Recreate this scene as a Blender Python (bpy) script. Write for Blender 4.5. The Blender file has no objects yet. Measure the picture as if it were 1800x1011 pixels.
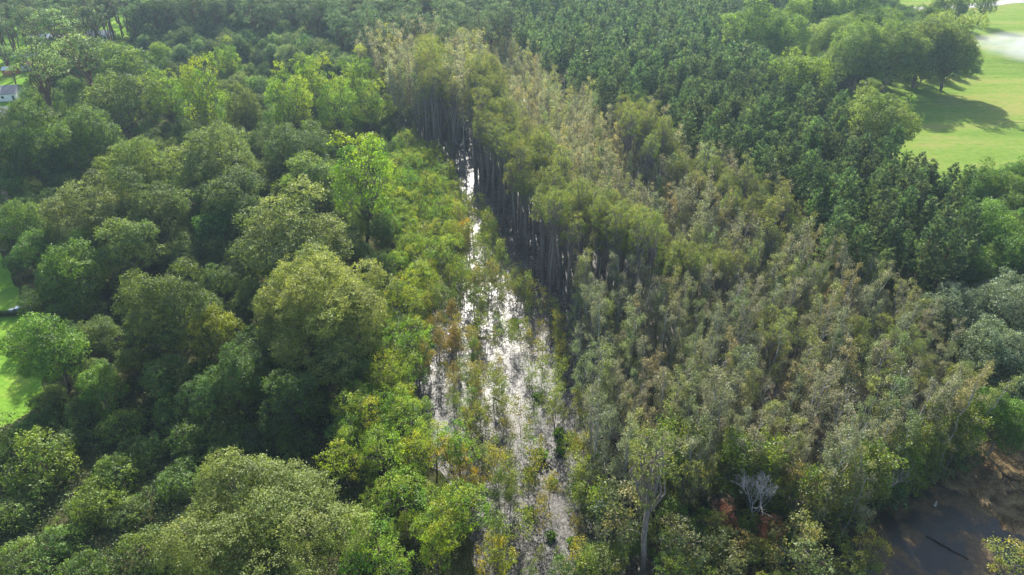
import bpy, math, random
import numpy as np

# ------------------------------------------------------------------ camera, world, sun, exposure
S = bpy.context.scene
COL = S.collection
F_PX, CX, CY, CAM_H, PITCH = 1216.0, 900.0, 505.5, 85.0, math.radians(33.0)
cam_d = bpy.data.cameras.new('camera')
cam_d.lens = F_PX / 1800.0 * 36.0
cam_d.clip_start = 0.5
cam_d.clip_end = 6000
cam = bpy.data.objects.new('camera', cam_d)
COL.objects.link(cam)
cam.location = (0, 0, CAM_H)
cam.rotation_euler = (math.pi / 2 - PITCH, 0, 0)
S.camera = cam

SUN_EL, SUN_AZ = math.radians(33.5), math.radians(-4.0)      # azimuth from +Y, positive towards +X
w = bpy.data.worlds.new('World'); S.world = w; w.use_nodes = True
nt = w.node_tree; nt.nodes.clear()
sky = nt.nodes.new('ShaderNodeTexSky'); sky.sky_type = 'NISHITA'; sky.sun_disc = False
sky.sun_elevation = SUN_EL; sky.sun_rotation = SUN_AZ
sky.air_density = 1.0; sky.dust_density = 1.5; sky.ozone_density = 1.0
bg = nt.nodes.new('ShaderNodeBackground'); bg.inputs['Strength'].default_value = 0.118
wo = nt.nodes.new('ShaderNodeOutputWorld')
nt.links.new(sky.outputs[0], bg.inputs['Color']); nt.links.new(bg.outputs[0], wo.inputs['Surface'])
sun_d = bpy.data.lights.new('sun', 'SUN'); sun_d.energy = 5.0; sun_d.angle = math.radians(0.5)
sun_d.color = (1.0, 0.95, 0.86)
sun = bpy.data.objects.new('sun', sun_d); COL.objects.link(sun)
sun.location = (0, 100, 200)
# lamp shines along its -Z: from the sun towards the camera side
sun.rotation_euler = (-(math.pi / 2 - SUN_EL), 0, -SUN_AZ)
S.view_settings.view_transform = 'Standard'
S.view_settings.look = 'None'
S.view_settings.exposure = 1.42
S.view_settings.gamma = 1.0
S.cycles.max_bounces = 5
S.cycles.diffuse_bounces = 3
S.cycles.glossy_bounces = 2
S.cycles.transmission_bounces = 2
S.cycles.volume_bounces = 0
S.cycles.transparent_max_bounces = 6
S.cycles.caustics_reflective = False
S.cycles.caustics_refractive = False
S.cycles.sample_clamp_indirect = 4.0
S.cycles.use_adaptive_sampling = True
S.cycles.adaptive_threshold = 0.02

sP, cP = math.sin(PITCH), math.cos(PITCH)
def G(px, py, z=0.0):
    """plan position (x, y) of what the survey photograph shows at (px, py), at height z"""
    dx, dy = (px - CX) / F_PX, (CY - py) / F_PX
    t = (CAM_H - z) / (sP - cP * dy)
    return dx * t, (cP + sP * dy) * t
def PX(x, y, z):
    d = y * cP + (CAM_H - z) * sP
    u = y * sP - (CAM_H - z) * cP
    return CX + F_PX * x / d, CY - F_PX * u / d, d
def inpoly(x, y, poly):
    c = False; n = len(poly); j = n - 1
    for i in range(n):
        xi, yi = poly[i]; xj, yj = poly[j]
        if (yi > y) != (yj > y) and x < (xj - xi) * (y - yi) / (yj - yi) + xi:
            c = not c
        j = i
    return c

# ------------------------------------------------------------------ materials
def new_mat(name):
    m = bpy.data.materials.new(name); m.use_nodes = True
    m.node_tree.nodes.clear()
    return m, m.node_tree
def N(t, kind, **kw):
    n = t.nodes.new(kind)
    for k, v in kw.items():
        if hasattr(n, k): setattr(n, k, v)
        else: n.inputs[k].default_value = v
    return n
def L(t, a, b): t.links.new(a, b)

def leaf_mat(name, trans=0.42, gloss=0.05, rough=0.4, tcol=(1.25, 1.3, 0.45)):
    m, t = new_mat(name)
    at = N(t, 'ShaderNodeAttribute', attribute_name='tint')
    oi = N(t, 'ShaderNodeObjectInfo')
    mul = N(t, 'ShaderNodeVectorMath', operation='MULTIPLY')
    L(t, at.outputs['Color'], mul.inputs[0]); L(t, oi.outputs['Color'], mul.inputs[1])
    mt = N(t, 'ShaderNodeVectorMath', operation='MULTIPLY'); mt.inputs[1].default_value = tcol
    L(t, mul.outputs[0], mt.inputs[0])
    d = N(t, 'ShaderNodeBsdfDiffuse'); L(t, mul.outputs[0], d.inputs['Color'])
    tr = N(t, 'ShaderNodeBsdfTranslucent'); L(t, mt.outputs[0], tr.inputs['Color'])
    mx = N(t, 'ShaderNodeMixShader'); mx.inputs[0].default_value = trans
    L(t, d.outputs[0], mx.inputs[1]); L(t, tr.outputs[0], mx.inputs[2])
    g = N(t, 'ShaderNodeBsdfGlossy'); g.inputs['Roughness'].default_value = rough
    g.inputs['Color'].default_value = (.85, .9, .8, 1)
    m2 = N(t, 'ShaderNodeMixShader'); m2.inputs[0].default_value = gloss
    L(t, mx.outputs[0], m2.inputs[1]); L(t, g.outputs[0], m2.inputs[2])
    o = N(t, 'ShaderNodeOutputMaterial'); L(t, m2.outputs[0], o.inputs['Surface'])
    return m
M_LEAF = leaf_mat('broad_leaf', 0.48, 0.02, 0.5)
M_NEEDLE = leaf_mat('pine_needle', 0.34, 0.03, 0.5, (1.2, 1.35, 0.7))
M_FEATHER = leaf_mat('cypress_leaf', 0.42, 0.02, 0.5, (1.25, 1.2, 0.45))
M_DRY = leaf_mat('dry_leaf', 0.40, 0.03, 0.5, (1.15, 1.15, 0.65))

def bark_mat(name, c1, c2, scale=2.0):
    m, t = new_mat(name)
    tc = N(t, 'ShaderNodeTexCoord')
    mp = N(t, 'ShaderNodeMapping'); mp.inputs['Scale'].default_value = (scale * 3, scale * 3, scale * .5)
    L(t, tc.outputs['Object'], mp.inputs[0])
    no = N(t, 'ShaderNodeTexNoise'); no.inputs['Scale'].default_value = 1.5; no.inputs['Detail'].default_value = 3
    L(t, mp.outputs[0], no.inputs['Vector'])
    cr = N(t, 'ShaderNodeValToRGB')
    cr.color_ramp.elements[0].position = .3; cr.color_ramp.elements[0].color = (*c1, 1)
    cr.color_ramp.elements[1].position = .7; cr.color_ramp.elements[1].color = (*c2, 1)
    L(t, no.outputs[0], cr.inputs[0])
    b = N(t, 'ShaderNodeBsdfDiffuse'); L(t, cr.outputs[0], b.inputs['Color'])
    o = N(t, 'ShaderNodeOutputMaterial'); L(t, b.outputs[0], o.inputs['Surface'])
    return m
B_OAK = bark_mat('oak_bark', (.09, .075, .055), (.2, .17, .13))
B_PINE = bark_mat('pine_bark', (.10, .06, .04), (.22, .15, .10))
B_GREY = bark_mat('grey_bark', (.20, .19, .17), (.42, .40, .37))
B_CYP = bark_mat('cypress_bark', (.12, .10, .085), (.27, .24, .21))
B_BARE = bark_mat('bleached_wood', (.24, .23, .21), (.46, .44, .41))
B_DARK = bark_mat('wet_wood', (.03, .025, .02), (.07, .06, .05))

def simple_mat(name, col, rough=0.6, metal=0.0, noise=0.12, scale=3.0):
    m, t = new_mat(name)
    tc = N(t, 'ShaderNodeTexCoord')
    no = N(t, 'ShaderNodeTexNoise'); no.inputs['Scale'].default_value = scale; no.inputs['Detail'].default_value = 4
    L(t, tc.outputs['Object'], no.inputs['Vector'])
    cr = N(t, 'ShaderNodeValToRGB')
    cr.color_ramp.elements[0].position = .3; cr.color_ramp.elements[0].color = (*[c * (1 - noise) for c in col], 1)
    cr.color_ramp.elements[1].position = .7; cr.color_ramp.elements[1].color = (*[min(1, c * (1 + noise)) for c in col], 1)
    L(t, no.outputs[0], cr.inputs[0])
    b = N(t, 'ShaderNodeBsdfPrincipled'); L(t, cr.outputs[0], b.inputs['Base Color'])
    b.inputs['Roughness'].default_value = rough; b.inputs['Metallic'].default_value = metal
    o = N(t, 'ShaderNodeOutputMaterial'); L(t, b.outputs[0], o.inputs['Surface'])
    return m

def ground_mat(name, stops, scale, rough=1.0, stripes=0.0, detail=6, stretch=(1, 1, 1)):
    """layered world-space noise through a ramp"""
    m, t = new_mat(name)
    ge = N(t, 'ShaderNodeNewGeometry')
    mp = N(t, 'ShaderNodeMapping'); mp.inputs['Scale'].default_value = stretch
    L(t, ge.outputs['Position'], mp.inputs[0])
    n1 = N(t, 'ShaderNodeTexNoise'); n1.inputs['Scale'].default_value = scale; n1.inputs['Detail'].default_value = detail
    n1.inputs['Roughness'].default_value = .65
    L(t, mp.outputs[0], n1.inputs['Vector'])
    n2 = N(t, 'ShaderNodeTexNoise'); n2.inputs['Scale'].default_value = scale * 14; n2.inputs['Detail'].default_value = 3
    L(t, ge.outputs['Position'], n2.inputs['Vector'])
    ad = N(t, 'ShaderNodeMath', operation='MULTIPLY_ADD'); ad.inputs[1].default_value = .35; 
    L(t, n2.outputs[0], ad.inputs[0]); L(t, n1.outputs[0], ad.inputs[2])
    sb = N(t, 'ShaderNodeMath', operation='SUBTRACT'); sb.inputs[1].default_value = .175
    L(t, ad.outputs[0], sb.inputs[0])
    cr = N(t, 'ShaderNodeValToRGB'); e = cr.color_ramp.elements
    while len(e) < len(stops): e.new(.5)
    for k, (p, c) in enumerate(stops): e[k].position = p; e[k].color = (*c, 1)
    L(t, sb.outputs[0], cr.inputs[0])
    col = cr.outputs[0]
    if stripes:
        sx = N(t, 'ShaderNodeSeparateXYZ'); L(t, ge.outputs['Position'], sx.inputs[0])
        n3 = N(t, 'ShaderNodeTexNoise'); n3.inputs['Scale'].default_value = .03; L(t, ge.outputs['Position'], n3.inputs['Vector'])
        ma = N(t, 'ShaderNodeMath', operation='MULTIPLY_ADD'); ma.inputs[1].default_value = 5.0
        L(t, n3.outputs[0], ma.inputs[0]); L(t, sx.outputs['Y'], ma.inputs[2])
        md = N(t, 'ShaderNodeMath', operation='PINGPONG'); md.inputs[1].default_value = 5.5
        L(t, ma.outputs[0], md.inputs[0])
        lt = N(t, 'ShaderNodeMapRange'); lt.inputs['From Min'].default_value = .12; lt.inputs['From Max'].default_value = .5
        lt.inputs['To Min'].default_value = stripes; lt.inputs['To Max'].default_value = 0
        L(t, md.outputs[0], lt.inputs['Value'])
        n4 = N(t, 'ShaderNodeTexNoise'); n4.inputs['Scale'].default_value = .12; n4.inputs['Detail'].default_value = 4
        L(t, ge.outputs['Position'], n4.inputs['Vector'])
        mr = N(t, 'ShaderNodeMapRange'); mr.inputs['From Min'].default_value = .5; mr.inputs['From Max'].default_value = .62
        L(t, n4.outputs[0], mr.inputs['Value'])
        mm = N(t, 'ShaderNodeMath', operation='MULTIPLY'); L(t, lt.outputs[0], mm.inputs[0]); L(t, mr.outputs[0], mm.inputs[1])
        mc = N(t, 'ShaderNodeMix', data_type='RGBA'); L(t, mm.outputs[0], mc.inputs[0]); L(t, col, mc.inputs[6])
        mc.inputs[7].default_value = (.045, .055, .02, 1)
        col = mc.outputs[2]
    b = N(t, 'ShaderNodeBsdfDiffuse'); L(t, col, b.inputs['Color'])
    bp = N(t, 'ShaderNodeBump'); bp.inputs['Strength'].default_value = .5; bp.inputs['Distance'].default_value = .3
    L(t, n2.outputs[0], bp.inputs['Height']); L(t, bp.outputs[0], b.inputs['Normal'])
    o = N(t, 'ShaderNodeOutputMaterial'); L(t, b.outputs[0], o.inputs['Surface'])
    return m

def water_mat(name):
    """shallow swamp water carrying a skin of duckweed and floating leaf litter"""
    m, t = new_mat(name)
    ge = N(t, 'ShaderNodeNewGeometry')
    big = N(t, 'ShaderNodeTexNoise'); big.inputs['Scale'].default_value = .09; big.inputs['Detail'].default_value = 4
    fine = N(t, 'ShaderNodeTexNoise'); fine.inputs['Scale'].default_value = 1.6; fine.inputs['Detail'].default_value = 6; fine.inputs['Roughness'].default_value = .75
    vor = N(t, 'ShaderNodeTexVoronoi'); vor.inputs['Scale'].default_value = 3.2
    for n in (big, fine, vor): L(t, ge.outputs['Position'], n.inputs['Vector'])
    # east pond (x > 70) is clear dark water
    sx = N(t, 'ShaderNodeSeparateXYZ'); L(t, ge.outputs['Position'], sx.inputs[0])
    ea = N(t, 'ShaderNodeMapRange'); ea.inputs['From Min'].default_value = 16; ea.inputs['From Max'].default_value = 30
    ea.inputs['To Min'].default_value = 0.0; ea.inputs['To Max'].default_value = 1
    L(t, sx.outputs['X'], ea.inputs['Value'])
    # litter mask
    ad = N(t, 'ShaderNodeMath', operation='ADD'); L(t, fine.outputs[0], ad.inputs[0])
    m1 = N(t, 'ShaderNodeMath', operation='MULTIPLY_ADD'); m1.inputs[1].default_value = .55; m1.inputs[2].default_value = -.30
    L(t, big.outputs[0], m1.inputs[0]); L(t, m1.outputs[0], ad.inputs[1])
    lit = N(t, 'ShaderNodeMapRange'); lit.inputs['From Min'].default_value = .33; lit.inputs['From Max'].default_value = .52
    L(t, ad.outputs[0], lit.inputs['Value'])
    l2 = N(t, 'ShaderNodeMath', operation='MULTIPLY_ADD'); l2.inputs[1].default_value = -.6; l2.inputs[2].default_value = 1.0
    L(t, ea.outputs[0], l2.inputs[0])
    l3 = N(t, 'ShaderNodeMath', operation='MULTIPLY'); L(t, lit.outputs[0], l3.inputs[0]); L(t, l2.outputs[0], l3.inputs[1])
    lit = l3
    eb = N(t, 'ShaderNodeMapRange'); eb.inputs['From Min'].default_value = .47; eb.inputs['From Max'].default_value = .56; eb.inputs['To Max'].default_value = .85  # east pond: brown litter patches, painting in its sunlit streaks
    bg2 = N(t, 'ShaderNodeTexNoise'); bg2.inputs['Scale'].default_value = .22; bg2.inputs['Detail'].default_value = 6; L(t, ge.outputs['Position'], bg2.inputs['Vector'])
    L(t, bg2.outputs[0], eb.inputs['Value'])
    sel = N(t, 'ShaderNodeMix', data_type='FLOAT'); L(t, ea.outputs[0], sel.inputs[0]); L(t, l3.outputs[0], sel.inputs[2]); L(t, eb.outputs[0], sel.inputs[3])
    class _o: outputs = [sel.outputs[0]]
    lit = _o
    # litter colours; the east browns also stand in for sunlit streaks
    crl = N(t, 'ShaderNodeValToRGB'); e = crl.color_ramp.elements
    e[0].position = 0.15; e[0].color = (.02, .018, .014, 1); e[1].position = .9; e[1].color = (.155, .148, .135, 1)
    L(t, vor.outputs['Color'], crl.inputs[0])
    cre = N(t, 'ShaderNodeValToRGB'); e = cre.color_ramp.elements
    e[0].position = 0.3; e[0].color = (.05, .032, .016, 1); e[1].position = .75; e[1].color = (.16, .11, .055, 1)
    L(t, fine.outputs[0], cre.inputs[0])
    mc = N(t, 'ShaderNodeMix', data_type='RGBA'); L(t, ea.outputs[0], mc.inputs[0]); L(t, crl.outputs[0], mc.inputs[6]); L(t, cre.outputs[0], mc.inputs[7])
    bump = N(t, 'ShaderNodeBump'); bump.inputs['Strength'].default_value = .35; bump.inputs['Distance'].default_value = .05
    L(t, fine.outputs[0], bump.inputs['Height'])
    dif = N(t, 'ShaderNodeBsdfPrincipled'); L(t, mc.outputs[2], dif.inputs['Base Color'])
    dif.inputs['Roughness'].default_value = .5; dif.inputs['Specular IOR Level'].default_value = .16
    L(t, bump.outputs[0], dif.inputs['Normal'])
    wat = N(t, 'ShaderNodeBsdfPrincipled'); wat.inputs['Base Color'].default_value = (.02, .018, .012, 1)
    wat.inputs['IOR'].default_value = 1.33; wat.inputs['Roughness'].default_value = .28
    sl = N(t, 'ShaderNodeMath', operation='MULTIPLY_ADD'); sl.inputs[1].default_value = .4; sl.inputs[2].default_value = .2
    L(t, ea.outputs[0], sl.inputs[0]); L(t, sl.outputs[0], wat.inputs['Specular IOR Level'])
    L(t, bump.outputs[0], wat.inputs['Normal'])
    mx = N(t, 'ShaderNodeMixShader'); L(t, lit.outputs[0], mx.inputs[0]); L(t, wat.outputs[0], mx.inputs[1]); L(t, dif.outputs[0], mx.inputs[2])
    o = N(t, 'ShaderNodeOutputMaterial'); L(t, mx.outputs[0], o.inputs['Surface'])
    return m

# ------------------------------------------------------------------ mesh helpers
def mesh_quads(name, V, Q, mat, tint=None, smooth=False):
    me = bpy.data.meshes.new(name)
    V = np.asarray(V, dtype=np.float32); Q = np.asarray(Q, dtype=np.int32)
    me.vertices.add(len(V)); me.vertices.foreach_set('co', V.ravel())
    me.loops.add(Q.size); me.loops.foreach_set('vertex_index', Q.ravel())
    me.polygons.add(len(Q)); me.polygons.foreach_set('loop_start', np.arange(0, Q.size, 4, dtype=np.int32))
    if smooth: me.polygons.foreach_set('use_smooth', np.ones(len(Q), dtype=bool))
    me.update(calc_edges=True)
    me.materials.append(mat)
    if tint is not None:
        a = me.attributes.new('tint', 'FLOAT_COLOR', 'POINT')
        c = np.ones((len(V), 4), dtype=np.float32); c[:, :3] = tint
        a.data.foreach_set('color', c.ravel())
    return me

def nrm(a): return a / np.maximum(np.linalg.norm(a, axis=-1, keepdims=True), 1e-9)

class Leaves:
    """accumulates leaf sprays as small four-sided blades"""
    def __init__(s, rng): s.rng = rng; s.C = []; s.T = []; s.B = []; s.K = []
    def add(s, c, nbias, L_, W_, col, colvar=.18, align=None, spread=None):
        r = s.rng; n = len(c)
        nn = nrm(nbias + r.normal(0, .55, (n, 3)))
        a = nrm(r.normal(0, 1, (n, 3))) if align is None else nrm(align + r.normal(0, spread or .35, (n, 3)))
        b = nrm(np.cross(nn, a)); a = nrm(np.cross(b, nn)) if align is None else a
        sc = r.uniform(.7, 1.3, (n, 1))
        s.C.append(c); s.T.append(a * L_ * sc * .5); s.B.append(b * W_ * sc * .5)
        k = np.asarray(col) * np.ones((n, 3)); k = k * (1 + r.normal(0, colvar, (n, 1)))
        s.K.append(np.clip(k, .004, .9))
    def arrays(s):
        return [np.concatenate(x).astype(np.float32) for x in (s.C, s.T, s.B, s.K)]

def leaf_geo(C, T, B, K):
    n = len(C)
    V = np.stack([C - T, C + B * 1.0, C + T, C - B * 1.0], 1).reshape(-1, 3)
    Q = np.arange(4 * n).reshape(n, 4)
    return V, Q, np.repeat(K, 4, 0)

def tubes_geo(segs, k=5):
    P0 = np.array([s[0] for s in segs]); P1 = np.array([s[1] for s in segs])
    R0 = np.array([s[2] for s in segs])[:, None]; R1 = np.array([s[3] for s in segs])[:, None]
    d = nrm(P1 - P0); ref = np.where(np.abs(d[:, 2:3]) > .9, [[1., 0, 0]], [[0, 0, 1.]])
    u = nrm(np.cross(d, ref)); v = np.cross(d, u)
    n = len(segs); V = np.zeros((n, 2 * k, 3))
    for i in range(k):
        a = 2 * math.pi * i / k
        o = u * math.cos(a) + v * math.sin(a)
        V[:, i] = P0 + o * R0; V[:, k + i] = P1 + o * R1
    q = np.array([[i, (i + 1) % k, k + (i + 1) % k, k + i] for i in range(k)])
    Q = (q[None] + (np.arange(n) * 2 * k)[:, None, None]).reshape(-1, 4)
    return V.reshape(-1, 3), Q

def fib(n, rng, zmin=-.4):
    i = np.arange(n) + .5
    z = 1 - (1 - zmin) * i / n
    a = i * 2.39996 + rng.uniform(0, 6.28)
    r = np.sqrt(np.maximum(0, 1 - z * z))
    p = np.stack([r * np.cos(a), r * np.sin(a), z], 1)
    return nrm(p + rng.normal(0, .16, p.shape))

def chain(rng, p0, p1, r0, r1, n=3, wob=.06, sag=0):
    p0 = np.array(p0, float); p1 = np.array(p1, float); ln = np.linalg.norm(p1 - p0)
    pts = [p0]
    for i in range(1, n):
        t = i / n
        pts.append(p0 + (p1 - p0) * t + rng.normal(0, wob * ln, 3) * (1, 1, .4) + np.array([0, 0, sag * ln * math.sin(math.pi * t)]))
    pts.append(p1)
    return [(pts[i], pts[i + 1], r0 + (r1 - r0) * i / n, r0 + (r1 - r0) * (i + 1) / n) for i in range(n)]

# ------------------------------------------------------------------ tree kinds (each returns leaf arrays, wood segments)
def broad(seed, H, R, Rz, nl, leaf, pal, dens=1.0, wobt=.03, per=11, lobe=.34, sparse=0.0, trunk_r=.4, zmin=-.45, tuft=.42, flat=1.0, inner=.12):
    rng = np.random.default_rng(seed); lv = Leaves(rng)
    cz = H - Rz * 1.02; cen = np.array([0, 0, cz])
    D = fib(nl, rng, zmin)
    ph = rng.uniform(0, 6.28, 3)
    wob = 1 + .17 * np.sin(2.3 * D[:, 0] * 2 + ph[0]) + .13 * np.sin(3.1 * D[:, 1] * 2 + ph[1])
    off = rng.normal(0, .10, 2); Lc = cen + D * [R, R, Rz] * (rng.uniform(.55, .90, (nl, 1)) * wob[:, None]) + [off[0] * R, off[1] * R, 0]
    if nl > 14:   # second ring of lobes deeper inside
        pass
    segs = []
    fork = np.array([rng.normal(0, .3), rng.normal(0, .3), max(1.2, (H - 2 * Rz) * .9 + Rz * .25)])
    segs += chain(rng, (0, 0, -.3), fork, trunk_r * 1.25, trunk_r * .8, 4, wobt)
    pal = np.array(pal)
    for k in range(nl):
        rl = R * lobe * rng.uniform(.72, 1.25)
        c = Lc[k]; out = nrm((c - cen) / [R, R, Rz] + [0, 0, .25])
        nt_ = max(6, int(dens * 4 * math.pi * rl * rl * .62 / (tuft * tuft * 2.4)))
        d = nrm(rng.normal(0, 1, (int(nt_ * 1.7), 3))); d = d[(d @ out) > -.25][:nt_]
        if sparse: d = d[rng.random(len(d)) > sparse]
        tp = c + d * rl * rng.uniform(.72, 1.08, (len(d), 1)) * [1, 1, flat]
        tp = tp[tp[:, 2] > .3]; d = d[:len(tp)]
        if not len(tp): continue
        base = pal[rng.integers(len(pal))] * rng.uniform(.82, 1.2)
        tc = base * (1 + rng.normal(0, .16, (len(tp), 1)))
        pts = np.repeat(tp, per, 0); dd = np.repeat(d, per, 0)
        pts = pts + rng.normal(0, tuft * .52, pts.shape) * [1, 1, .7]
        lv.add(pts, dd * .55 + [0, 0, .55], leaf, leaf * .62, np.repeat(tc, per, 0))
        q = chain(rng, fork if rng.random() < .6 else fork * .8, c - out * rl * .3, trunk_r * .34, .05, 3, .07, .08)
        segs += q
        for _ in range(2):
            e = c + nrm(rng.normal(0, 1, 3) + out) * rl * .8
            segs += chain(rng, q[-1][1], e, .05, .02, 2, .08)
    if inner:
        n = int(inner * sum(len(x) for x in lv.C))
        p = rng.normal(0, .30, (n, 3)); p = p / np.maximum(1, np.linalg.norm(p, axis=1, keepdims=True) / .6); p = cen + p * [R, R, Rz]
        lv.add(p, np.array([0, 0, .4]), leaf * 1.3, leaf * .9, pal[0] * .9)
    return lv.arrays(), segs

def pine(seed, H, R, base, pal, blade=(.55, .16), per=8, step=.62):
    rng = np.random.default_rng(seed); lv = Leaves(rng); pal = np.array(pal)
    z0 = H * base
    segs = chain(rng, (0, 0, -.3), (rng.normal(0, .15), rng.normal(0, .15), H * .98), H * .0105, .04, 5, .006)
    z = z0; prof = rng.uniform(.6, .95)
    while z < H:
        f = (z - z0) / (H - z0)
        r = R * (max(0, 1 - f) ** prof) * min(1, .55 + f * 3) + .25
        nb = 5 if f < .85 else 3
        a0 = rng.uniform(0, 6.28)
        for b in range(nb):
            a = a0 + b * 2 * math.pi / nb + rng.normal(0, .25); rr = r * rng.uniform(.65, 1.2)
            up = .25 + .5 * f
            tip = np.array([math.cos(a) * rr, math.sin(a) * rr, z + rr * up + rng.normal(0, .15)])
            if f < .9: segs.append((np.array([0, 0, z]), tip, .035, .012))
            col = pal[rng.integers(len(pal))] * rng.uniform(.8, 1.2)
            nt_ = 4 if rr > 1.2 else (3 if rr > .6 else 2)
            for q in range(nt_):
                u = 1 - q * .24
                c = np.array([tip[0] * u, tip[1] * u, z + (tip[2] - z) * u]) + rng.normal(0, .16, 3)
                n = per
                od = nrm(rng.normal(0, .55, (n, 3)) + [math.cos(a) * .5, math.sin(a) * .5, .85])
                lv.add(c + od * blade[0] * .45, np.zeros((n, 3)), blade[0], blade[1], col, .15, align=od, spread=.05)
        z += step * rng.uniform(.8, 1.2)
    return lv.arrays(), segs

def grow(rng, p, d, ln, r, depth, segs, tips, spread=.55, up=.25, kids=(2, 3), shrink=.72, wob=.16):
    for i in range(2):
        d = nrm(d + rng.normal(0, wob, 3) + [0, 0, up * .15])
        q = p + d * ln * .5
        segs.append((p, q, r, r * .86)); p = q; r *= .86
        if depth <= 2: tips.append((p, d))
    if depth == 0:
        tips.append((p, d)); return
    for _ in range(rng.integers(kids[0], kids[1] + 1)):
        nd = nrm(d + rng.normal(0, spread, 3) + [0, 0, up])
        grow(rng, p, nd, ln * shrink * rng.uniform(.8, 1.2), r * .66, depth - 1, segs, tips, spread, up, kids, shrink, wob)

def grey(seed, H, leaf, pal, per, stems=1, depth=3, first=.36, rad=.55, R=2.6, trunk_r=.16):
    """slender swamp tree: pale bole, ascending limbs, thin scatter of small leaves"""
    rng = np.random.default_rng(seed); lv = Leaves(rng); pal = np.array(pal); segs = []; tips = []
    for s_ in range(stems):
        top = np.array([rng.normal(0, .4 + .5 * (stems > 1)), rng.normal(0, .4 + .5 * (stems > 1)), H * .96])
        tr = chain(rng, (rng.normal(0, .2), rng.normal(0, .2), -.3), top, trunk_r * 1.15, .04, 7, .012)
        tr[0] = (tr[0][0], tr[0][1], trunk_r * 1.9, tr[0][3])
        segs += tr
        nb = int(15 / stems ** .5)
        for b in range(nb):
            f = first + (1 - first) * (b + rng.random()) / nb
            zz = H * f; s0 = min(6, int(f * .999 * 7)); P = tr[s0][0] + (tr[s0][1] - tr[s0][0]) * (f * 7 - s0)
            a = rng.uniform(0, 6.28); ff = (f - first) / (1 - first)
            ln = R * (1 - .55 * ff) * rng.uniform(.45, .8)
            d = nrm(np.array([math.cos(a), math.sin(a), .55 + .6 * ff]))
            grow(rng, P, d, ln, .045, depth - 1, segs, tips, .5, .3, (2, 2), .66)
    tp = np.array([t[0] for t in tips]); td = np.array([t[1] for t in tips])
    base = pal[rng.integers(len(pal), size=len(tp))] * rng.uniform(.8, 1.2, (len(tp), 1))
    if per:
        pts = np.repeat(tp, per, 0) + rng.normal(0, rad * .5, (len(tp) * per, 3))
        lv.add(pts, np.repeat(td, per, 0) * .3 + [0, 0, .4], leaf, leaf * .6, np.repeat(base, per, 0), .22)
    else:
        lv.add(tp[:2], np.zeros((2, 3)), .01, .01, pal[0])
    return lv.arrays(), segs

def sapling(seed, H, leaf, pal, nb=12, per=14, R=1.1, tr=.05):
    rng = np.random.default_rng(seed); lv = Leaves(rng); pal = np.array(pal)
    top = np.array([rng.normal(0, .3), rng.normal(0, .3), H])
    segs = chain(rng, (0, 0, -.3), top, tr, .015, 5, .02)
    for b in range(nb):
        f = .3 + .7 * (b + rng.random()) / nb; s0 = min(4, int(f * 4.99)); P = segs[s0][0] + (segs[s0][1] - segs[s0][0]) * (f * 5 - s0)
        a = rng.uniform(0, 6.28); ln = R * (1.15 - .75 * f) * rng.uniform(.7, 1.3) + .2
        tip = P + np.array([math.cos(a), math.sin(a), .5]) * ln
        segs.append((P, tip, .018, .008))
        for u in (.45, .75, 1):
            c = P + (tip - P) * u; n = per // 3
            lv.add(c + rng.normal(0, .22, (n, 3)), np.array([0, 0, .6]), leaf, leaf * .6, pal[rng.integers(len(pal))], .2)
    return lv.arrays(), segs

def bare(seed, H, depth=5, lean=(0.1, 0), r=.16):
    rng = np.random.default_rng(seed); segs = []; tips = []
    P = np.array([lean[0] * H * .35, lean[1] * H * .35, H * .3])
    segs += chain(rng, (0, 0, -.3), P, r * 1.3, r, 3, .03)
    for k in range(5):
        a = k * 1.256 + rng.normal(0, .3)
        grow(rng, P + [0, 0, k * .12 * H * .3], nrm(np.array([math.cos(a) * .45, math.sin(a) * .45, 1.])), H * .2, r * .55, depth - 1, segs, tips, .38, .35, (2, 3), .74, .12)
    return segs

def blades(seed, H, R, n, col):
    rng = np.random.default_rng(seed); lv = Leaves(rng)
    a = rng.uniform(0, 6.28, n); rr = R * np.sqrt(rng.random(n)) * .4
    od = nrm(np.stack([np.cos(a) * .45, np.sin(a) * .45, np.ones(n)], 1) + rng.normal(0, .2, (n, 3)))
    h = H * rng.uniform(.5, 1, (n, 1))
    c = np.stack([np.cos(a) * rr, np.sin(a) * rr, np.zeros(n)], 1) + od * h * .5
    lv.add(c, np.zeros((n, 3)), H * .5, .09, col, .3, align=od, spread=.12)
    m = n // 2
    lv.add(rng.normal(0, R * .4, (m, 3)) * [1, 1, .3] + [0, 0, H * .35], np.array([0, 0, .8]), .3, .2, col, .2)
    return lv.arrays(), []

# ------------------------------------------------------------------ object helpers
def tag(o, label, cat, group=None, kind=None):
    if label: o['label'] = label
    if cat: o['category'] = cat
    if group: o['group'] = group
    if kind: o['kind'] = kind
    return o
def struct(name, me):
    o = bpy.data.objects.new(name, me); COL.objects.link(o); o['kind'] = 'structure'; return o

PROTO = {}
def proto(key, kind_name, gen, leafmat, bark, crown_name='crown', k=4):
    arr, segs = gen
    lme = mesh_quads(kind_name + '_' + crown_name, *leaf_geo(*arr)[:2], leafmat, leaf_geo(*arr)[2])
    wme = None
    if segs:
        V, Q = tubes_geo(segs, k); wme = mesh_quads(kind_name + '_trunk', V, Q, bark, None, True)
    PROTO.setdefault(key, []).append(dict(name=kind_name, crown=lme, wood=wme, arr=arr, segs=segs, cname=crown_name, lm=leafmat, bm=bark))

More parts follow.
